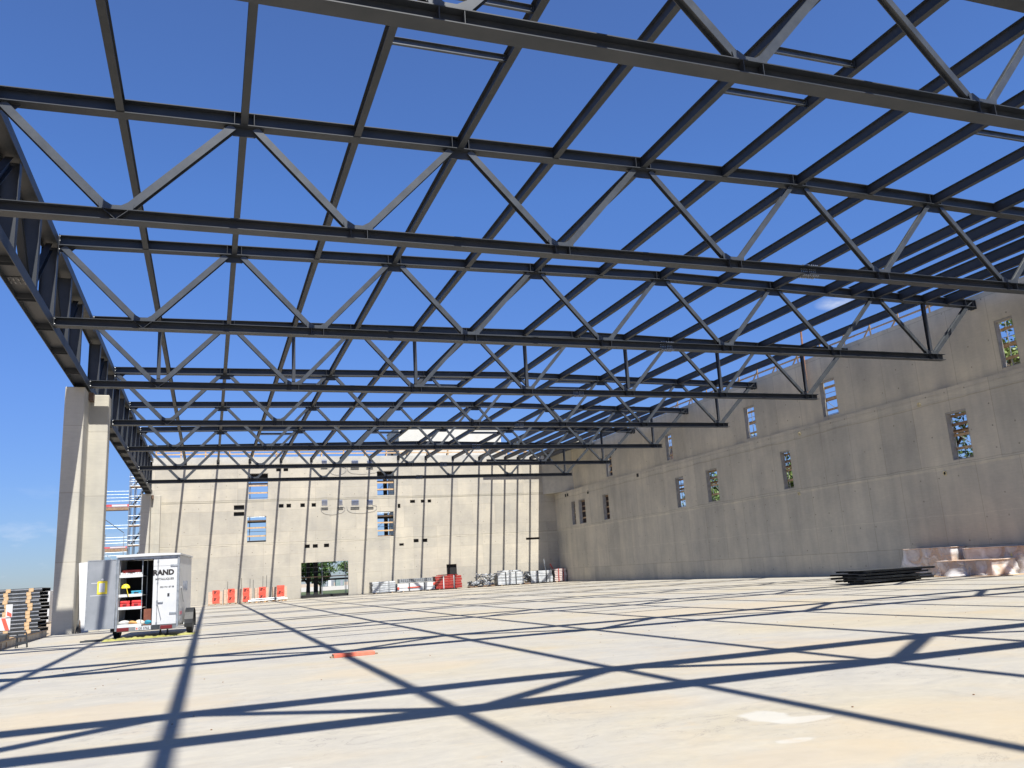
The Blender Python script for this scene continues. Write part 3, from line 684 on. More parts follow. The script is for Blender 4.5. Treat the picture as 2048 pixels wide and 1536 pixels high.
scaffold('y', XU+1.1, 14, 82, 14.7, 'scaffold outside the right wall, glimpsed through the slit windows', [2.0+2.05*i for i in range(6)], step=2.57)

# open stair-tower scaffold at the left end of the back wall
t = thing('scaffold_tower', 'galvanised scaffold stair tower beside the far column, with red and white boards', 'scaffold', (0, 99, 0))
def tb(name, p0, p1, r=.035, m=GALV): bm = NB(); tube(bm, p0, p1, r, 6); return obj(name, bm, m, t)
for x in (-8.25, -7.75, -7.1, -6.55):
    for y in (0, 1.2, 2.6): tb('standard', (x, y, -.2), (x+.02, y, 14.4 if x < -7.5 else 12.6), .04)
for z in [2.1*i+.3 for i in range(7)]:
    for y in (0, 2.6):
        for dz in (0, .5, 1.0): tb('rail', (-8.3, y, z+dz), (-6.5, y, z+dz), .028)
    bm = NB(); box(bm, -8.2, .1, z-.12, -6.5, 1.15, z-.02); obj('deck', bm, TIMBD, t)
    tb('stair_stringer', (-8.1, 1.4, z), (-6.7, 1.4, z+2.1), .06, DARKST); tb('stair_stringer', (-8.1, 2.2, z), (-6.7, 2.2, z+2.1), .06, DARKST)
    tb('brace', (-8.25, 0, z), (-6.55, 0, z+2.1), .025)
for z in (11.3, 11.65, 12.0, 12.35, 8.4, 8.72, 7.45, 7.15, 6.85, 5.9, 5.55): tb('rail', (-12.4, 0, z), (-8.25, 0, z), .024)
for z, hb in ((10.95, .26), (6.48, .16)):
    bm = NB(); box(bm, -12.4, -.05, z-hb, -8.25, -.02, z, 0); obj('toe_board', bm, noisy('red_board', (.45, .05, .06), (.6, .12, .12), 2, .7), t)
    bm = NB(); box(bm, -9.9, -.062, z-hb+.03, -8.4, -.051, z-.03, 0); obj('toe_board', bm, WHITEP, t)
    bm = NB(); box(bm, -12.4, -.02, z-hb-.34, -8.25, 1.1, z-hb-.02); obj('deck', bm, TIMBD, t)
tb('brace', (-11.3, 0, 10.0), (-8.6, 0, 7.9), .04, DARKST); tb('brace', (-12.6, 0, 8.0), (-9.2, 0, 4.7), .035)
for x in (-12.3, -10.4, -8.6): tb('standard', (x, .0, -.2), (x, .0, 7.8), .035)
# ------------------------------------------------------------------ trees
LEAF = [noisy('leaf_%s' % n, a, b, .6, .6, detail=3) for n, a, b in (('deep', (.035, .075, .018), (.06, .12, .03)), ('mid', (.07, .13, .03), (.11, .18, .045)), ('lime', (.13, .19, .045), (.20, .26, .07)))]
BARK = noisy('bark', (.06, .045, .03), (.12, .09, .06), 6, .9)
def tree(x, y, h, rad, label, mi=1, dens=1.0, seed=0, sparse=False, low=.35):
    rg = random.Random(seed)
    t = thing('broadleaf_tree', label, 'tree', (x, y, -.2), 0, 'trees beyond the walls')
    bm = NB()
    def limb(p, d, L_, r, lv):
        q = p+d*L_; n = 7
        fr_ = frame(d, Vector((.3, .2, 1)) if abs(d.z) < .9 else Vector((1, 0, 0)))
        a = [bm.verts.new(p+(fr_[1]*math.cos(i*2*math.pi/n)+fr_[2]*math.sin(i*2*math.pi/n))*r) for i in range(n)]
        b = [bm.verts.new(q+(fr_[1]*math.cos(i*2*math.pi/n)+fr_[2]*math.sin(i*2*math.pi/n))*r*.65) for i in range(n)]
        for i in range(n): bm.faces.new((a[i], a[(i+1) % n], b[(i+1) % n], b[i]))
        tips.append(q)
        if lv > 0:
            for _ in range(3 if lv > 1 else 4):
                nd = (d+Vector((rg.uniform(-1, 1), rg.uniform(-1, 1), rg.uniform(-.25, .7)))*.85).normalized()
                limb(q, nd, L_*rg.uniform(.55, .8), r*.6, lv-1)
    tips = []
    limb(Vector((0, 0, 0)), Vector((rg.uniform(-.05, .05), rg.uniform(-.05, .05), 1)).normalized(), h*low, .028*h, 3)
    obj('trunk', bm, BARK, t)
    bm = NB(); cs = [p for p in tips if p.z > h*.3]
    clumps = []
    for p in cs: clumps.append((p, rg.uniform(.5, 1.1)*rad*.22))
    for _ in range(int(40*dens)):
        a = rg.uniform(0, 2*math.pi); e = rg.uniform(-.5, 1); rd = rad*rg.uniform(.4, 1)
        clumps.append((Vector((rd*math.cos(a)*math.sqrt(max(0, 1-e*e)), rd*math.sin(a)*math.sqrt(max(0, 1-e*e)), h*.66+e*h*.33)), rg.uniform(.5, 1.1)*rad*.24))
    for c_, r_ in clumps:
        m_ = rg.choice((mi, mi, min(2, mi+1), max(0, mi-1)))
        for _ in range(int((26 if sparse else 60)*dens)):
            v = Vector((rg.gauss(0, 1), rg.gauss(0, 1), rg.gauss(0, .8))).normalized()*r_*rg.uniform(.35, 1.05)
            ce = c_+v; s = rg.uniform(.10, .2)
            n1 = Vector((rg.gauss(0, 1), rg.gauss(0, 1), rg.gauss(0, 1))).normalized(); fr_ = frame(n1, Vector((rg.gauss(0, 1), rg.gauss(0, 1), 1)))
            vs = [bm.verts.new(ce+fr_[1]*s*a+fr_[2]*s*.55*b) for a, b in ((-1, 0), (0, -1), (1, 0), (0, 1))]
            bm.faces.new(vs).material_index = m_
    obj('crown', bm, LEAF, t)
tree(47.5, 37.5, 17, 4.6, 'bright green tree behind the topmost right slit window', 2, 1.0, 1)
tree(47.5, 43.5, 11.5, 4.0, 'dark green tree behind the large right-hand slit window of the lower row', 0, .8, 2, True)
tree(48.5, 58.5, 11, 4.2, 'olive tree behind the lower slit window left of centre', 1, 1.0, 3)
tree(48.0, 65.5, 13.6, 4.3, 'yellowish green tree behind a pair of slit windows, one above the other', 2, .9, 4, True)
tree(48.0, 72.0, 10.2, 3.8, 'green tree behind the middle lower slit window', 1, .9, 5)
tree(12.5, 118, 8.0, 3.2, 'dark dense conifer-like tree seen at the left of the gateway', 0, 1.6, 6, low=.2)
tree(15.2, 126, 6.5, 3.0, 'round green tree seen behind the black posts of the gateway', 0, 1.2, 7, low=.2)
tree(18.6, 114, 8.5, 3.8, 'spreading thin-leaved tree seen at the right of the gateway', 0, .45, 8, True, low=.22)
tree(22.5, 132, 6.0, 3.4, 'distant low green tree behind the gateway containers', 1, 1.2, 9, low=.2)
# far side building behind the right wall's far end
t = thing('brown_building', 'dark brown building behind the far slit windows of the right wall', 'building', (44.5, 84, -.2))
bm = NB(); box(bm, 0, 0, 0, 6, 26, 14.3); obj('facade', bm, noisy('brown_wall', (.05, .028, .02), (.09, .05, .035), 1, .9), t)
bm = NB(); box(bm, -.25, -.25, 14.303, 6.25, 26.25, 14.5); obj('roof', bm, DARKST, t)
# site containers seen through gateway
def cabin(x, y, w, h, m, label, g=None):
    t = thing('site_container', label, 'container', (x, y, -.2), 0, g); bm = NB(); boxb(bm, 0, 0, .1, w, 2.4, h, .04); obj('body', bm, m, t)
    bm = NB()
    for i in range(int(w/.3)): box(bm, .08+i*.3, -.02, .25, .2+i*.3, .001, h-.15)
    obj('ribs', bm, m, t)
    bm = NB(); box(bm, w*.55, -.035, .2, w*.55+.9, -.021, 2.1); obj('door', bm, GALV, t)
    return t
cabin(36.2, 300, 2.6, 2.4, noisy('dark_teal', (.07, .11, .11), (.12, .16, .16), 2, .6), 'dark site container far behind the gateway, left one')
cabin(41.4, 300, 2.9, 2.4, noisy('teal_metal', (.13, .20, .19), (.2, .26, .25), 2, .6), 'grey green site container far behind the gateway, right one')
cabin(39.2, 303, 1.9, 2.3, WHITEP, 'small white cabin far behind the gateway between two containers')
bm = NB(); box(bm, -60, 170, -.125, 160, 330, -.10); struct('pavement', bm, CONP)
cabin(-15.2, 70, 4.4, 2.35, WHITEP, 'white site container behind the panel stack at far left', None)

# ------------------------------------------------------------------ left edge: form board, stack, barrier
t = thing('form_board', 'timber edge form along the slab beside the near column', 'formwork', (0, 0, 0))
bm = NB(); box(bm, -6.56, 12, -.2, -6.503, 41.9, .23); obj('board', bm, noisy('form_ply', (.40, .36, .31), (.55, .50, .43), 3, .8), t)
bm = NB(); box(bm, -6.64, 12, .235, -6.48, 41.9, .27); obj('cap', bm, TIMB, t)
bm = NB()
for yy in (30.5, 33.2, 34.0, 36.4, 37.2): box(bm, -6.502, yy, .02, -6.49, yy+.1, .2)
obj('cleat', bm, TIMBD, t)
t = thing('wire_bracket', 'small dark steel frame standing at the slab edge', 'bracket', (-5.95, 33.5, 0))
bm = NB()
for dx in (-.17, .17):
    tube(bm, (dx, 0, 0), (dx*.8, 0, .5), .02, 6); tube(bm, (dx*.8, 0, .5), (dx*.9, .22, 0), .02, 6)
obj('leg', bm, DARKST, t)
bm = NB(); box(bm, -.16, -.02, .12, .16, .02, .2); box(bm, -.15, -.02, .34, .15, .02, .42); obj('crossbar', bm, DARKST, t)
# stacked formwork panels with timber blocks
for i in range(13):
    z = -.2+.16+i*.178
    sh = rnd.uniform(-.06, .06)
    if i == 0: lab = 'bottom dark panel of the tall stack at the left edge'
    elif i == 12: lab = 'topmost dark panel of the tall stack at the left edge'
    else: lab = '%s dark panel from the bottom of the tall stack at the left edge' % ordn(i+1)
    t = thing('shuttering_tray', lab, 'formwork panel', (-12.2+sh, 47.6, z), 0, 'stacked dark formwork panels')
    bm = NB(); box(bm, 0, 0, 0, 4.45, 2.4, .022)
    for q in (0, 2.36): box(bm, .01, q+.003, -.145, 4.44, q+.037, -.001)
    obj('sheet', bm, DARKST, t)
    bm = NB(); box(bm, 0, -.014, -.06, 4.44, -.002, -.005); obj('edge_strip', bm, GALV, t)
    for x in (.95, 1.95, 3.02, 4.0):
        bm = NB(); box(bm, x-.13, -.05, -.15, x+.08+rnd.uniform(-.015, .02), -.016, .02); obj('spacer_block', bm, TIMB, t)
t = thing('striped_barrier', 'red and white striped barrier board in front of the panel stack', 'barrier', (-8.55, 43.5, 0))
bm = NB(); boxb(bm, -1.2, -.02, .30, .35, .02, .86, .01); obj('board', bm, WHITEP, t)
bm = NB()
for i in range(4):
    x = -1.1+i*.42
    a = [bm.verts.new(v) for v in ((x, -.024, .32), (x+.16, -.024, .32), (x-.02, -.024, .84), (x-.18, -.024, .84))]; bm.faces.new(a)
obj('stripes', bm, RED, t)
bm = NB(); box(bm, .15, -.05, .87, .4, 0, 1.42); obj('upright', bm, WHITEP, t)
bm = NB(); a = [bm.verts.new(v) for v in ((.2, -.056, .95), (.38, -.056, .87), (.38, -.056, 1.02), (.2, -.056, 1.12))]; bm.faces.new(a); obj('stripes', bm, RED, t)
bm = NB(); boxb(bm, -1.0, -.3, -.2, .3, .3, .18, .05); obj('foot', bm, DARKST, t)
for i, (x, y, l, a) in enumerate(((-8.2, 40.5, 3.4, .25), (-9.0, 38.6, 4.2, .1), (-7.6, 36.6, 3.0, .4), (-8.6, 45.4, 2.6, -.1))):
    bm = NB(); box(bm, -l/2, -.11, 0, l/2, .11, .05)
    o = obj('loose_plank', bm, TIMB); o.location = (x, y, -.21+.03*i); o.rotation_euler = (0, 0, a)
    tag(o, ['timber plank lying before the panel stack, nearest the column', 'longest timber plank lying on the sand at far left', 'slanting timber plank lying beside the form board', 'short timber plank at the foot of the panel stack'][i], 'plank', 'loose planks on the sand')
# leaning sheet and bars by the column
t = tag(obj('leaning_board', (lambda b: (box(b, -.18, -.01, 0, .18, .012, 3.09), b)[1])(NB()), WHITEP), 'tall narrow white board leaning against the near column', 'board')
t.location = (-5.2, 43.0, 0); t.rotation_euler = (R(-3), R(-3.5), 0)
for i, (x, dx, zt_) in enumerate(((-5.40, -.20, 2.7), (-5.46, .16, 2.1), (-5.44, -.05, 1.9))):
    bm = NB(); tube(bm, (x+dx*-.3, 42.9-.02*i, 0), (x+dx, 43.6, zt_), .028, 7)
    tag(obj('steel_bar', bm, DARKST if i else noisy('brownbar', (.1, .07, .055), (.18, .13, .1), 5, .8)), ['longest brown bar leaning on the column beside the white board', 'dark bar leaning to the right against the column', 'short dark bar leaning against the column'][i], 'bar', 'bars leaning against the near column')

# ------------------------------------------------------------------ text helper
def text(body, size, m, parent, loc, rot, name='lettering', bold=.0, align='LEFT', ext=.001):
    cu = bpy.data.curves.new(name, 'FONT'); cu.body = body; cu.size = size; cu.offset = bold; cu.extrude = ext; cu.align_x = align; cu.resolution_u = 3
    tmp = bpy.data.objects.new(name, cu); C.objects.link(tmp); bpy.context.view_layer.update()
    me = bpy.data.meshes.new_from_object(tmp.evaluated_get(bpy.context.evaluated_depsgraph_get())); bpy.data.objects.remove(tmp)
    me.materials.clear(); me.materials.append(m); o = bpy.data.objects.new(name, me); C.objects.link(o); o.parent = parent; o.location = loc; o.rotation_euler = rot
    return o

# ------------------------------------------------------------------ trailer
TR_ = thing('box_trailer', 'white two-wheeled box trailer with its left rear door wide open showing tool shelves', 'trailer', (-2.05, 33.6, 0), R(-5))
Wd = 1.04; ZF, ZTp, LT = .43, 2.86, 3.9
TW = noisy('trailer_white', (0.493, 0.500, 0.507), (0.551, 0.558, 0.565), 1.5, .38)
TG = noisy('trailer_grey_inner', (.20, .215, .235), (.25, .265, .29), 1.5, .5)
bm = NB()
box(bm, Wd-.04, .05, ZF, Wd, LT, ZTp); box(bm, -Wd, .05, ZF, -Wd+.04, LT, ZTp); box(bm, -Wd+.042, LT-.04, ZF, Wd-.042, LT, ZTp-.002); box(bm, -Wd+.042, .05, ZF-.06, Wd-.042, LT-.042, ZF-.002)
obj('body', bm, TW, TR_)
bm = NB()
a = [(-Wd-.04, ZTp), (-Wd*.5, ZTp+.03), (0, ZTp+.045), (Wd*.5, ZTp+.03), (Wd+.04, ZTp), (Wd+.04, ZTp-.06), (-Wd-.04, ZTp-.06)]
v0 = [bm.verts.new((x, -.10, z+.07)) for x, z in a]; v1 = [bm.verts.new((x, LT+.03, z+.07)) for x, z in a]
for i in range(7): bm.faces.new((v0[i], v0[(i+1) % 7], v1[(i+1) % 7], v1[i]))
bm.faces.new(v0[::-1]); bm.faces.new(v1); bmesh.ops.recalc_face_normals(bm, faces=bm.faces); obj('roof', bm, TW, TR_)
bm = NB()
for x in (-Wd-.015, Wd-.065): boxb(bm, x, -.04, .33 if x > 0 else .30, x+.08, .045, ZTp-.0, .008)
box(bm, -Wd+.07, -.03, ZTp-.09, Wd-.07, .04, ZTp-.002)
obj('rear_frame', bm, GALV, TR_)
bm = NB(); box(bm, -Wd+.07, -.05, .27, Wd-.07, -.0, .42); obj('bumper', bm, noisy('bumper_grey', (.16, .17, .18), (.24, .25, .26), 3, .5, .3), TR_)
for x in (-.78, .66):
    bm = NB(); boxb(bm, x-.2, -.085, .285, x+.2, -.052, .41, .012); lo = obj('tail_light', bm, mat('red_lens', (.13, .012, .014), .3), TR_)
bm = NB(); box(bm, -.36, -.075, .30, .14, -.055, .415); pl = obj('number_plate', bm, WHITEP, TR_)
text('GE 5762', .105, INK, pl, (-.27, -.078, .322), (R(90), 0, 0), bold=.002)
bm = NB(); box(bm, -.34, -.079, .325, -.29, -.076, .39); obj('plate_crest', bm, RED, pl)
bm = NB(); box(bm, .16, -.08, .29, .44, -.055, .43); obj('plate_light', bm, DARKST, TR_)
# right door closed
bm = NB(); boxb(bm, .16, -.012, ZF+.01, Wd-.068, .03, ZTp-.1, .006); dr_ = obj('door', bm, TW, TR_); dr_['label'] = 'closed white right rear door with lettering'
BT = R(90)
text('RAND', .255, INK, dr_, (.15, -.0165, 2.18), (BT, 0, 0), bold=.014)
text('METALLIQUES', .10, mat('grey_ink', (.08, .08, .08), .6), dr_, (.235, -.0165, 2.0), (BT, 0, 0), bold=.003)
text('022 741 87 58', .082, mat('grey_ink2', (.1, .1, .1), .6), dr_, (.40, -.0165, 1.72), (BT, 0, 0), bold=.003)
bm = NB()
tube(bm, (.32, -.035, ZF+.0), (.32, -.035, ZTp-.12), .013, 8)
for z in (ZF+.06, 1.15, 1.25, 1.9, ZTp-.2): box(bm, .295, -.045, z, .345, -.013, z+.05)
tube(bm, (.34, -.04, 1.16), (.47, -.04, .62), .008, 6); box(bm, .35, -.05, 1.2, .52, -.014, 1.235)
obj('lock_bar', bm, GALV, dr_)
bm = NB(); box(bm, .66, -.03, 1.42, .73, -.014, 1.52); box(bm, .17, -.0145, 2.50, .8, -.0128, 2.505); obj('vent', bm, DARKST, dr_)
for z in (2.46, .78):
    bm = NB(); boxb(bm, .74, -.035, z, 1.03, -.014, z+.075, .008); obj('hinge', bm, GALV, dr_)
# left door folded right back, inner face towards the viewer
bm = NB(); Md = Matrix.Translation((-Wd-.02, -.05, 0)) @ Matrix.Rotation(R(4), 4, 'Z')
boxb(bm, -.93, -.02, ZF-.01, -.0, .02, ZTp-.06, .006, 0, Md); ld = obj('door', bm, TG, TR_); ld['label'] = 'wide open left rear door, grey inner face'
bm = NB()
for q in ((-.945, -.027, ZF-.02, -.915, .027, ZTp-.05), (-.03, -.027, ZF-.02, .0, .027, ZTp-.05), (-.914, -.027, ZF-.02, -.031, .027, ZF+.012), (-.914, -.027, ZTp-.082, -.031, .027, ZTp-.05)): box(bm, *q, 0, Md)
obj('door_edging', bm, GALV, ld)
bm = NB(); boxb(bm, -.60, -.035, 1.62, -.28, -.022, 2.07, .015, 0, Md); po = obj('document_pouch', bm, YEL, ld)
bm = NB(); box(bm, -.545, -.039, 1.69, -.36, -.0355, 2.0, 0, Md); obj('paper_sheet', bm, WHITEP, po)
bm = NB(); box(bm, -.80, -.0235, 2.0, -.61, -.0205, 2.02, 0, Md); box(bm, -.82, -.0235, 1.57, -.25, -.0205, 1.59, 0, Md); tube(bm, Md @ Vector((-.44, -.04, 2.12)), Md @ Vector((-.44, -.021, 2.12)), .04, 10); obj('tape', bm, WHITEP, ld)
# rack inside
bm = NB()
for x in (-.97, -.22):
    for yy in (.12, 1.2): box(bm, x-.012, yy-.012, ZF, x+.012, yy+.012, ZTp-.1)
obj('rack_upright', bm, GALV, TR_)
for z in (2.18, 1.50, 1.06, ZF+.02):
    bm = NB(); box(bm, -.985, .1, z, -.205, 1.22, z+.02); box(bm, -.985, .085, z-.03, -.205, .099, z+.07); obj('shelf', bm, WHITEP, TR_)
bm = NB(); box(bm, -Wd+.045, 1.6, ZF+.001, Wd-.045, 1.62, ZTp-.08); box(bm, .0, .9, ZF+.001, .02, 1.59, ZTp-.08); obj('bulkhead', bm, BLACK, TR_)
# wheels, fenders, axle
for s in (-1, 1):
    bm = NB(); cx = s*1.27; prof = [(.0, .20), (.10, .20), (.11, .33), (.09, .385), (-.09, .385), (-.11, .33), (-.10, .20)]; n = 28
    ring = []
    for i in range(n):
        a = 2*math.pi*i/n; ring.append([bm.verts.new((cx+px, 1.75+pr*math.cos(a), .385+pr*math.sin(a))) for px, pr in prof])
    for i in range(n):
        for j in range(7): bm.faces.new((ring[i][j], ring[i][(j+1) % 7], ring[(i+1) % n][(j+1) % 7], ring[(i+1) % n][j]))
    bmesh.ops.recalc_face_normals(bm, faces=bm.faces); wh = obj('wheel', bm, TYRE, TR_)
    bm = NB(); tube(bm, (cx-.07, 1.75, .385), (cx+.07, 1.75, .385), .198, 20); tube(bm, (cx-.085, 1.75, .385), (cx+.085, 1.75, .385), .06, 12); obj('rim', bm, GALV, wh)
    bm = NB(); pr_o, pr_i = .55, .53
    for i in range(14):
        a0 = math.pi*(-.08+1.16*i/14); a1 = math.pi*(-.08+1.16*(i+1)/14)
        vs = []
        for a in (a0, a1):
            for rr_ in (pr_i, pr_o):
                for xx in (cx-.15, cx+.15): vs.append(bm.verts.new((xx, 1.75+rr_*math.cos(a), .385+rr_*math.sin(a))))
        for q in ((0, 1, 5, 4), (2, 6, 7, 3), (0, 4, 6, 2), (1, 3, 7, 5)): bm.faces.new([vs[j] for j in q])
    obj('fender', bm, noisy('fender_plastic', (.012, .013, .015), (.024, .026, .029), 4, .5), TR_)
bm = NB(); tube(bm, (-1.2, 1.75, .36), (1.2, 1.75, .36), .04, 8)
for x in (-.5, .5): box(bm, x-.04, .05, .30, x+.04, 5.0, .365)
obj('chassis', bm, GALV, TR_)
bm = NB(); tube(bm, (0, 5.0, .33), (0, 5.4, .42), .06, 8); tube(bm, (-.5, 5.0, .33), (0, 5.3, .4), .03, 6); tube(bm, (.5, 5.0, .33), (0, 5.3, .4), .03, 6); obj('drawbar', bm, GALV, TR_)
bm = NB()
bm.free()
for x in (.42, .66):
    bm = NB(); tube(bm, (x-.03, .3, .12), (x+.03, .3, .12), .075, 12); box(bm, x-.025, .27, .15, x+.025, .33, .3); obj('jockey_wheel', bm, TYRE, TR_)
bm = NB(); box(bm, Wd+.002, .4, ZF+.3, Wd+.006, 1.1, ZF+.42, 0, None); obj('side_stripe', bm, mat('pink_film', (.6, .2, .24), .5), TR_)
bm = NB(); tube(bm, (Wd+.04, .3, ZTp-1.15), (Wd+.04, 1.1, ZF+.75), .014, 6); box(bm, Wd+.002, .12, ZF+.1, Wd+.05, .3, ZF+.24); obj('side_latch', bm, GALV, TR_)
text('RAND', .5, mat('blue_ink', (.25, .3, .4), .5), TR_, (Wd+.004, 1.3, 1.6), (BT, 0, BT), 'side_lettering', bold=.01)
# things on the shelves (top-level, they rest inside the trailer)
MT = Matrix.Translation((-2.05, 33.6, 0)) @ Matrix.Rotation(R(-5), 4, 'Z')
def put(o, x, y, z, rz=0): o.location = MT @ Vector((x, y, z)); o.rotation_euler = (0, 0, R(-5)+rz)
def lump(r, sc, seed, n=3):
    bm = NB(); bmesh.ops.create_icosphere(bm, subdivisions=n, radius=r)
    for v in bm.verts:
        k_ = 1+.35*noise.noise(v.co*3/r*.3+Vector((seed, seed*2, 0))); v.co = Vector((v.co.x*sc[0], v.co.y*sc[1], v.co.z*sc[2]))*k_
    return bm
def toolbox(m, x, y, z, w, d, h, label, m2=None):
    t = thing('tool_case', label, 'tool case'); put(t, x, y, z)
    bm = NB(); boxb(bm, -w/2, -d/2, 0, w/2, d/2, h*.62, .02); obj('case', bm, m, t)
    bm = NB(); boxb(bm, -w/2-.004, -d/2-.004, h*.63, w/2+.004, d/2+.004, h, .02); obj('lid', bm, m2 or m, t)
    bm = NB(); tube(bm, (-w*.18, -d/2-.03, h*.5), (w*.18, -d/2-.03, h*.5), .014, 8)
    for s in (-1, 1): tube(bm, (s*w*.18, -d/2-.03, h*.5), (s*w*.18, -d/2+.01, h*.5), .012, 6)
    obj('handle', bm, INK, t)
toolbox(REDD, -.62, .45, 2.205, .62, .4, .22, 'red tool case on the top shelf of the trailer')
toolbox(noisy('blue_case', (.02, .22, .36), (.04, .32, .48), 3, .5), -.42, .35, 1.525, .36, .3, .15, 'blue tool case on the middle shelf of the trailer')
toolbox(noisy('dark_red_case', (.55, .03, .03), (.7, .05, .05), 3, .5), -.78, .32, 1.085, .32, .35, .25, 'left bright red case on the lower shelf of the trailer')
toolbox(noisy('dark_red_case2', (.55, .03, .03), (.7, .05, .05), 3, .5), -.40, .32, 1.085, .32, .35, .25, 'right bright red case on the lower shelf of the trailer')
t = thing('safety_helmet', 'yellow safety helmet with visor hanging by the middle shelf of the trailer', 'helmet'); put(t, -.78, .18, 1.78)
bm = NB(); bmesh.ops.create_uvsphere(bm, u_segments=20, v_segments=12, radius=.15)
bmesh.ops.delete(bm, geom=[v for v in bm.verts if v.co.z < -.02], context='VERTS'); obj('shell', bm, YEL, t, True)
bm = NB(); extr(bm, (.05, -.12, .0), (.12, -.1, -.30), [(-.07, -.01), (.07, -.01), (.05, .01), (-.05, .01)]); obj('face_guard', bm, YEL, t)
bm = NB(); box(bm, -.2, -.15, 0, .2, .15, .55); t = obj('wooden_board', bm, noisy('brown_board', (.16, .05, .03), (.24, .09, .05), 3, .6)); put(t, .0, .7, ZF+.02); tag(t, 'reddish brown board standing on the trailer floor', 'board')
for i, (x, y, r_, c_, lab) in enumerate(((-.80, .3, .12, (.5, .5, .48), 'grey crumpled rag'), (-.50, .25, .1, (.55, .3, .1), 'orange brown glove'), (-.28, .3, .11, (.62, .58, .5), 'pale cloth bundle'), (-.62, .45, .13, (.05, .06, .04), 'dark green bag'), (.0, .3, .09, (.03, .25, .35), 'blue green hose bundle'))):
    t = obj('rag_bundle', lump(r_, (1.5, 1, .8), i+1), noisy('rag%d' % i, tuple(v*.8 for v in c_), c_, 6, .9), None, True); put(t, x, y, ZF+.06+r_*.6)
    tag(t, '%s lying on the trailer floor' % lab, 'rag')
bm = NB()
for i in range(9): box(bm, -.95+i*.08, .1, 0, -.88+i*.08, .3, .03+rnd.uniform(0, .05))
t = obj('paper_roll', bm, WHITEP); put(t, 0, .0, 2.255); tag(t, 'white sheets lying along the front of the top trailer shelf', 'paper')
# yellow strap on the floor
bm = NB(); pts = []
n = 46
for i in range(n+1):
    f_ = i/n; x = -3.45+3.0*f_; y = 33.28+.62*f_+.08*math.sin(f_*9); w = .16+.10*math.sin(f_*7)**2*(1 if f_ < .6 else .35); z = .02+.035*abs(math.sin(f_*23))+.03*abs(math.sin(f_*51))
    pts.append((x, y, z, w))
prev = None
for x, y, z, w in pts:
    row = [bm.verts.new((x, y-w, .008)), bm.verts.new((x+.02, y-w*.35, z)), bm.verts.new((x-.02, y+w*.2, z*.5)), bm.verts.new((x+.01, y+w*.6, z*1.1)), bm.verts.new((x, y+w, .008))]
    if prev:
        for a, b, c, d in zip(prev[:-1], prev[1:], row[1:], row[:-1]): bm.faces.new((a, b, c, d))
    prev = row
tag(obj('lashing_strap', bm, YSTR, None, True), 'crumpled yellow lifting strap lying on the slab behind the trailer', 'strap')
bm = NB(); box(bm, -4.2, 33.80, 0.001, -3.45, 33.88, .06); tag(obj('angle_iron', bm, DARKST), 'short dark steel angle lying left of the yellow strap', 'steel angle')
# red box profile on the floor
t = thing('red_profile', 'flat red metal box profile lying alone on the slab', 'metal profile', (2.98, 18.95, 0), R(2))
bm = NB(); boxb(bm, -.44, -.12, 0.002, .44, .12, .075, .006); obj('body', bm, noisy('orange_red', (.55, .11, .06), (.68, .18, .11), 4, .6), t)
bm = NB(); box(bm, -.50, -.06, .002, -.442, .07, .03); box(bm, .442, -.04, .002, .52, .05, .025); box(bm, -.446, -.11, .008, -.441, .11, .068); obj('end_piece', bm, TIMBD, t)

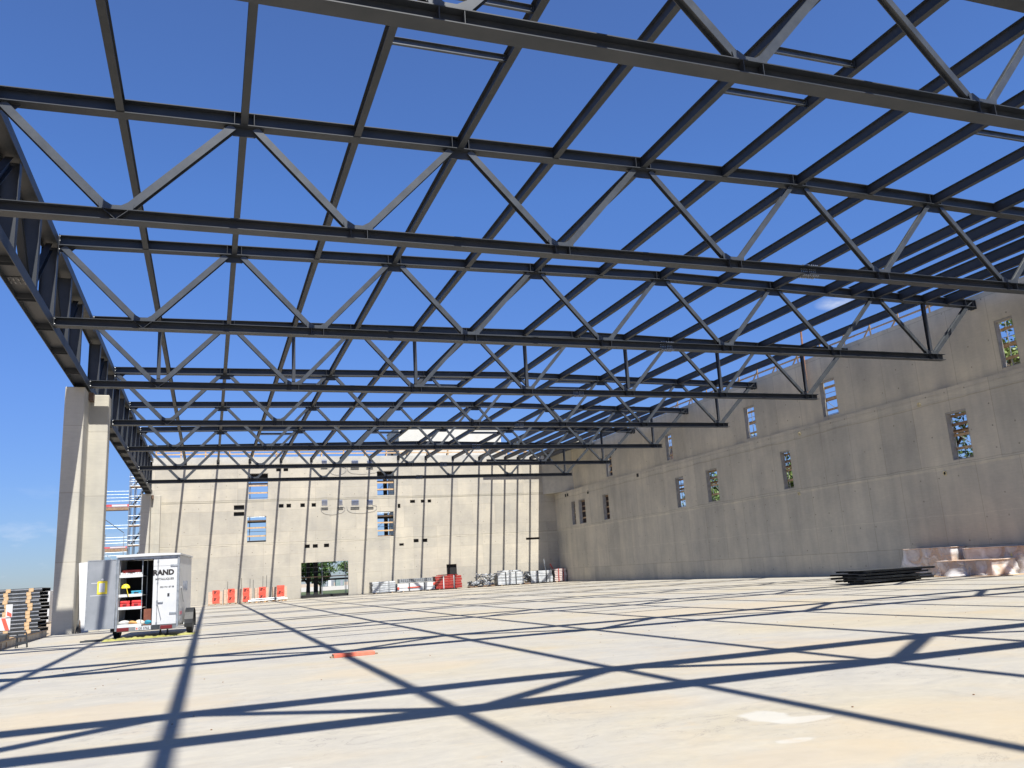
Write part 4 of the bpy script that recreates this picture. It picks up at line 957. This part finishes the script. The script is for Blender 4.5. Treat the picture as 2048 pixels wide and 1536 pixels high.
# ------------------------------------------------------------------ red-wrapped brick pallets
def mark(parent, x, z, s, y):
    bm = NB()
    for poly in ([(-.5, .0), (-.1, .12), (.35, .5), (.5, .35), (.15, .0), (.3, -.1), (-.05, -.18)], [(-.5, -.25), (.25, -.42), (.1, -.55), (-.5, -.5)], [(-.42, .5), (.1, .42), (-.05, .25), (-.35, .3)]):
        bm.faces.new([bm.verts.new((x+p*s, y, z+q*s)) for p, q in poly])
    return obj('printed_mark', bm, INK, parent)
pal = [(-.02, 1.25, 1.37, 2), (1.36, 2.60, 1.43, 2), (2.80, 3.95, 1.43, 2), (4.22, 5.50, 1.43, 2), (5.9, 7.25, 1.48, 1)]
names = ['leftmost', 'second from left', 'middle', 'fourth from left', 'rightmost']
for i, (a, b, h_, nm) in enumerate(pal):
    a, b = a*1.0+.02, b*1.0+.02
    t = thing('brick_pallet', '%s of the five red-wrapped brick pallets by the back wall' % names[i], 'pallet', ((a+b)/2, 87.5, 0), R(rnd.uniform(-2, 2)), 'red wrapped brick pallets'); w = (b-a)/2
    bm = NB()
    for x in (-w+.08, 0, w-.08): box(bm, x-.06, -.5, .0, x+.06, .6, .1)
    box(bm, -w, -.55, .102, w, .6, .125); obj('pallet', bm, TIMB, t)
    bm = NB(); nz = int((h_-.13)/.14); nx = 5
    for q in range(nz):
        for p in range(nx):
            ww = 2*w/nx; box(bm, -w+p*ww+.006, -.55+rnd.uniform(-.01, .01), .128+q*.14, -w+(p+1)*ww-.006, .55, .128+q*.14+.134)
    obj('brick_stack', bm, BRICKC, t)
    x0_, x1_ = -w*.42, w*.62; zz0, zz1 = .17, h_+.02
    bm = NB(); m_ = 10
    for q in range(m_):
        za, zb = zz0+(zz1-zz0)*q/m_, zz0+(zz1-zz0)*(q+1)/m_
        f0 = lambda z: .02*math.sin(z*9+i)
        bm.faces.new([bm.verts.new(v) for v in ((x0_+f0(za), -.575-.01*math.sin(q*2+i), za), (x1_+f0(za*1.3), -.58, za), (x1_+f0(zb*1.3), -.58, zb), (x0_+f0(zb), -.575-.01*math.sin(q*2+2+i), zb))])
    bmesh.ops.remove_doubles(bm, verts=bm.verts, dist=.004)
    bm.faces.new([bm.verts.new(v) for v in ((x0_, -.575, zz1), (x1_, -.58, zz1), (x1_, .5, zz1), (x0_, .5, zz1))])
    wr = obj('red_wrap', bm, RED, t)
    for z in (([h_-.18, .55] if i != 4 else [.85])): mark(wr, (x0_+x1_)/2-.08, z, .26, -.592); text('ERS', .1, INK, wr, ((x0_+x1_)/2+.08, -.592, z-.1), (BT, 0, 0))
# thin rods standing behind the pallets
for i, (x, z0, z1) in enumerate(((1.85, 1.3, 2.15), (3.22, 1.3, 2.42), (4.06, 1.3, 2.3), (4.38, 1.3, 2.2), (5.35, 1.3, 2.5), (5.72, 1.3, 2.55))):
    bm = NB(); tube(bm, (x*.95, 88.9, 0), (x*.95+.02, 88.92, z1), .022, 6)
    tag(obj('steel_rod', bm, DARKST), '%s upright steel rod from the left behind the red pallets' % ordn(i+1), 'rod', 'steel rods standing behind the pallets')
# ladder-like aluminium props in front of pallets
t = thing('prop_bundle', 'bundle of pale aluminium props lying before the right-hand red pallets', 'props', (5.45, 85.9, 0), R(1))
for i in range(5):
    bm = NB(); tube(bm, (-1.8+rnd.uniform(-.1, .1), .1*i, .18+.05*(i % 2)), (1.7+rnd.uniform(-.1, .1), .1*i, .22+.05*(i % 2)), .05, 8); obj('prop', bm, GALV, t)
for i in range(3):
    bm = NB(); tube(bm, (-1.6+.2*i, .15*i, .34), (1.5, .15*i, .36), .05, 8); obj('prop', bm, GALV, t)
for x in (-1.1, -.3, .6, 1.4):
    bm = NB(); box(bm, x-.09, -.05, 0, x+.09, .55, .12); obj('timber_skid', bm, TIMB, t)
bm = NB(); box(bm, -3.9, 91.9, 0, -2.0, 92.6, .18); box(bm, -3.6, 92.0, .183, -2.5, 92.5, .26)
t = obj('plank_pile', bm, TIMBD); tag(t, 'low pile of planks at the foot of the back wall, behind the trailer', 'planks')
# ------------------------------------------------------------------ strapped formwork bundles along the back wall
ALU = noisy('aluminium_formwork', (.36, .39, .42), (.64, .65, .66), 2.2, .45, .1)
def bundle(x0, x1, h_, mface, label, yf=91.2, dep=1.5, rows=6, strap=DARKST, frames=True, sk=0.0, group='strapped bundles of formwork by the back wall'):
    t = thing('formwork_bundle', label, 'formwork bundle', ((x0+x1)/2, yf, 0), R(rnd.uniform(-1.5, 1.5)), group); w = (x1-x0)/2
    for x in (-w*.7, w*.7):
        bm = NB(); box(bm, x-.06, 0, 0, x+.06, dep, .1); obj('timber_skid', bm, TIMB, t)
    n = rows; hh = (h_-.1)/n
    for i in range(n):
        bm = NB(); sh = rnd.uniform(-.06, .06)
        z0 = .102+i*hh; box(bm, -w+sh, rnd.uniform(0, .05), z0+.012, w+sh, dep, z0+hh-.012)
        box(bm, -w+sh-.01, -.012, z0+hh*.42, w+sh+.01, -.001, z0+hh*.58)
        obj('panel', bm, mface, t)
    bm = NB()
    for i in range(n*3):
        z0 = .12+(h_-.14)*i/(n*3); box(bm, -w-.09-rnd.uniform(0, .05), .05+rnd.uniform(0, .05), z0, -w-.062, dep-.05, z0+.035)
    obj('panel_end', bm, DARKST, t)
    for fx in (-.38, .42):
        bm = NB(); x = w*fx; box(bm, x-.05, -.06, .08, x+.05, -.045, h_+.03); box(bm, x-.05, -.045, h_+.015, x+.05, dep, h_+.03); obj('strap', bm, strap, t)
    return t
bundle(16.45, 18.95, 1.25, ALU, 'long pale aluminium panel bundle left of the white and red one', rows=5, strap=GALV)
t = bundle(19.15, 23.3, .92, WHITEP, 'white covered bundle with a red stripe in the middle', rows=1)
bm = NB(); boxb(bm, -.95, -.05, .40, .45, -.03, .52, .01); box(bm, -2.12, -.05, .3, -1.9, -.03, .55); box(bm, 1.85, -.05, .55, 2.12, -.03, .85); obj('red_mark', bm, RED, t)
t = thing('perforated_beams', 'row of perforated grey steel beams resting on the white bundle', 'beams', (21.2, 91.3, .965)); bm = NB(); box(bm, -1.8, 0, 0, 1.9, 1.1, .42); obj('beam', bm, GALV, t)
bm = NB()
for i in range(16): box(bm, -1.6+i*.21, -.012, .12, -1.5+i*.21, -.002, .2); box(bm, -1.6+i*.21, -.012, .27, -1.5+i*.21, -.002, .34)
obj('perforation', bm, DARKST, t)
t = bundle(23.35, 26.3, 1.45, REDD, 'dark red panel bundle with pale straps', rows=5, strap=WHITEP)
bm = NB(); box(bm, -1.2, .2, 1.49, 1.0, .7, 1.56); box(bm, -.9, .8, 1.49, 1.3, 1.2, 1.6); obj('loose_beam', bm, REDD, t)
def scrap(x0, x1, h_, label, seed, y=91.2):
    rg = random.Random(seed); t = thing('clamp_heap', label, 'steel parts', ((x0+x1)/2, y, 0)); w = (x1-x0)/2
    bm = NB(); boxb(bm, -w, 0, 0, w, 1.2, .14, .01); obj('pallet', bm, TIMBD, t)
    for q in range(3):
        bm = NB()
        for _ in range(int(50*w)):
            p = Vector((rg.uniform(-w, w), rg.uniform(0, 1.1), rg.uniform(.16, h_))); d = Vector((rg.gauss(0, 1), rg.gauss(0, .6), rg.gauss(0, .5))).normalized()*rg.uniform(.1, .3)
            extr(bm, p-d, p+d, [(-.03, -.03), (.03, -.03), (.03, .03), (-.03, .03)], Vector((.1, .2, 1)))
        obj('clamps', bm, (DARKST, GALV, ALU)[q], t)
scrap(27.3, 28.3, .62, 'small heap of dark clamps right of the red bundle', 1)
scrap(28.3, 30.2, 1.38, 'tall jumble of steel clamps on a pallet', 2)
t = bundle(30.55, 33.6, 1.45, ALU, 'large aluminium panel bundle with dark straps and a box on top', rows=4)
bm = NB(); box(bm, -1.2, .1, 1.49, .2, 1.1, 1.66); box(bm, .35, .1, 1.49, 1.3, 1.1, 1.64); obj('loose_panel', bm, ALU, t)
bundle(34.55, 37.2, 1.42, ALU, 'aluminium panel bundle near the shaded corner', rows=4)
scrap(33.75, 34.45, 1.35, 'narrow upright heap of steel parts between two aluminium bundles', 3)
bundle(37.5, 38.95, 1.5, noisy('red_rust_panel', (.5, .40, .38), (.62, .55, .52), 12, .6), 'last bundle against the shaded corner, pale with red straps', rows=7, strap=REDD)
bm = NB(); tube(bm, (36.7, 91.9, 1.2), (36.55, 92.0, 2.7), .07, 8); tag(obj('upright_post', bm, GALV), 'pale post standing up among the bundles in the shaded corner', 'post')
bm = NB(); tube(bm, (37.7, 91.9, 1.3), (37.3, 92.0, 2.1), .07, 8); tag(obj('leaning_post', bm, REDD), 'short red post leaning beside the pale one in the corner', 'post')

# ------------------------------------------------------------------ black sheet stack, right
for i in range(4):
    z = .15+i*.145; sh = (.1, -.2, -.15, .2)[i]; lab = ['bottom', 'second lowest', 'third', 'topmost'][i]+' black steel deck of the flat stack on the slab'
    t = thing('deck_frame', lab, 'steel deck', (30.95+sh, 33.4+rnd.uniform(-.1, .1), z), R(-2+rnd.uniform(-2, 2)), 'black steel decks stacked on the slab')
    bm = NB()
    for q in (-1.0, -.38, .38, .95): extr(bm, (-2.12, q, 0), (2.12, q, 0), uprof(.075, .06, .01))
    obj('long_member', bm, DARKST, t)
    bm = NB()
    for x0, x1 in ((-2.15, -.80), (-.75, .66), (.71, 2.15)): box(bm, x0, -1.04, .040, x1, 1.04, .052)
    obj('sheet', bm, noisy('dull_sheet', (.03, .034, .04), (.07, .075, .08), 2, .4), t)
    bm = NB()
    bm.free()
    for x0 in (-1.6, 0, 1.5):
        bm = NB(); box(bm, x0, -.7, -.10, x0+.12, .7, -.041); obj('spacer', bm, DARKST, t)
for i, (x, y) in enumerate(((29.9, 32.6), (32.2, 32.7))):
    bm = NB(); boxb(bm, -.45, -.3, 0, .45, .8, .05, .01); o = obj('support_block', bm, DARKST); o.location = (x, y+.6, 0); o.rotation_euler = (0, 0, R(-2)); tag(o, '%s low dark block carrying the black frame stack' % ('left' if i == 0 else 'right'), 'block', 'blocks under the frame stack')

# ------------------------------------------------------------------ film-wrapped cartons
def film_mat():
    m = bpy.data.materials.new('clear_film'); m.use_nodes = True; t = m.node_tree; t.nodes.clear(); L = t.links.new
    o = N(t, 'ShaderNodeOutputMaterial'); mx_ = N(t, 'ShaderNodeMixShader'); tr = N(t, 'ShaderNodeBsdfTransparent'); pb = N(t, 'ShaderNodeBsdfPrincipled')
    pb.inputs['Base Color'].default_value = (.82, .80, .80, 1); pb.inputs['Roughness'].default_value = .25
    tcn = N(t, 'ShaderNodeTexCoord'); nn = N(t, 'ShaderNodeTexNoise'); nn.inputs['Scale'].default_value = 1.1; nn.inputs['Detail'].default_value = 4; nn.inputs['Distortion'].default_value = .8; L(tcn.outputs['Object'], nn.inputs['Vector'])
    rp = N(t, 'ShaderNodeMapRange'); rp.inputs[1].default_value = .35; rp.inputs[2].default_value = .68; rp.inputs[3].default_value = .16; rp.inputs[4].default_value = .72; L(nn.outputs[0], rp.inputs[0])
    bn = N(t, 'ShaderNodeBump'); bn.inputs['Strength'].default_value = .5; bn.inputs['Distance'].default_value = .05; L(nn.outputs[0], bn.inputs['Height']); L(bn.outputs[0], pb.inputs['Normal'])
    L(rp.outputs[0], mx_.inputs[0]); L(tr.outputs[0], mx_.inputs[1]); L(pb.outputs[0], mx_.inputs[2]); L(mx_.outputs[0], o.inputs[0])
    return m
FILM = film_mat()
def carton(y0, y1, x0, x1, z0, z1, label, seed, boards=True):
    rg = random.Random(seed)
    t = thing('wrapped_carton', label, 'carton', ((x0+x1)/2, (y0+y1)/2, z0), 0, 'film wrapped cartons by the right wall')
    w, d, h_ = (x1-x0)/2, (y1-y0)/2, z1-z0
    bm = NB(); boxb(bm, -w, -d, .03, w, d, h_-.03, .02); obj('box', bm, CARD, t)
    if boards: bm = NB(); box(bm, -w-.1, -d-.15, h_-.026, w+.1, d+.12, h_-.006); obj('lid', bm, CARD, t)
    bm = NB(); box(bm, -w-.006, -.04, .03, -w-.001, .04, h_-.04); obj('tape', bm, YEL if seed == 2 else TIMBD, t)
    bm = NB(); n = 26; m_ = 9; g = []
    per = [(-w-.05, d+.05), (-w-.05, -d-.05), (w+.05, -d-.05), (w+.05, d+.05)]
    pts = []
    for a, b in zip(per, per[1:]+per[:1]):
        for i in range(n): pts.append((a[0]+(b[0]-a[0])*i/n, a[1]+(b[1]-a[1])*i/n))
    for j in range(m_+1):
        fz = j/m_; row = []
        for i, (px, py) in enumerate(pts):
            spread = (1-fz)**1.3*.50+.03
            nn = noise.noise(Vector((px*1.1+seed*5, py*1.1, fz*1.2)))+.5*noise.noise(Vector((px*3+seed, py*3, fz*4)))
            v = Vector((px, py, 0)); ln = v.length or 1
            k_ = 1+(spread*(.5+nn))/ln
            row.append(bm.verts.new((px*k_, py*k_, max(.004, fz*(h_+.015)+.03*nn*(1-fz)))))
        g.append(row)
    N_ = len(pts)
    for j in range(m_):
        for i in range(N_): bm.faces.new((g[j][i], g[j][(i+1) % N_], g[j+1][(i+1) % N_], g[j+1][i]))
    obj('plastic_film', bm, FILM, t, True)
carton(35.7, 38.95, 38.0, 38.95, 0, 1.48, 'tall film-wrapped carton at the left end, behind the black decks', 1)
carton(29.2, 34.8, 38.0, 38.95, 0, 1.36, 'long tall film-wrapped carton at the right picture edge, next to the wall', 2)
carton(31.5, 34.7, 36.0, 37.5, 0, .78, 'low film-wrapped carton standing in front of the tall ones', 3)
bm = NB(); box(bm, 35.5, 30.6, .002, 37.7, 36.4, .02); tag(obj('ply_sheet', bm, TIMB), 'thin plywood sheet under the low wrapped carton', 'plywood')
# scattered crumbs on the slab
bm = NB(); rg = random.Random(11)
for _ in range(150):
    x = rg.uniform(-5, 20); y = rg.uniform(7, 30); s = rg.uniform(.004, .011)
    a = rg.uniform(0, 6.28); M_ = Matrix.Translation((x, y, .001)) @ Matrix.Rotation(a, 4, 'Z'); box(bm, -s, -s*.7, 0, s, s*.7, s, 0, M_)
o = obj('grit', bm, TIMBD); o['kind'] = 'stuff'; tag(o, 'scattered grit and chips on the pale slab', 'grit')
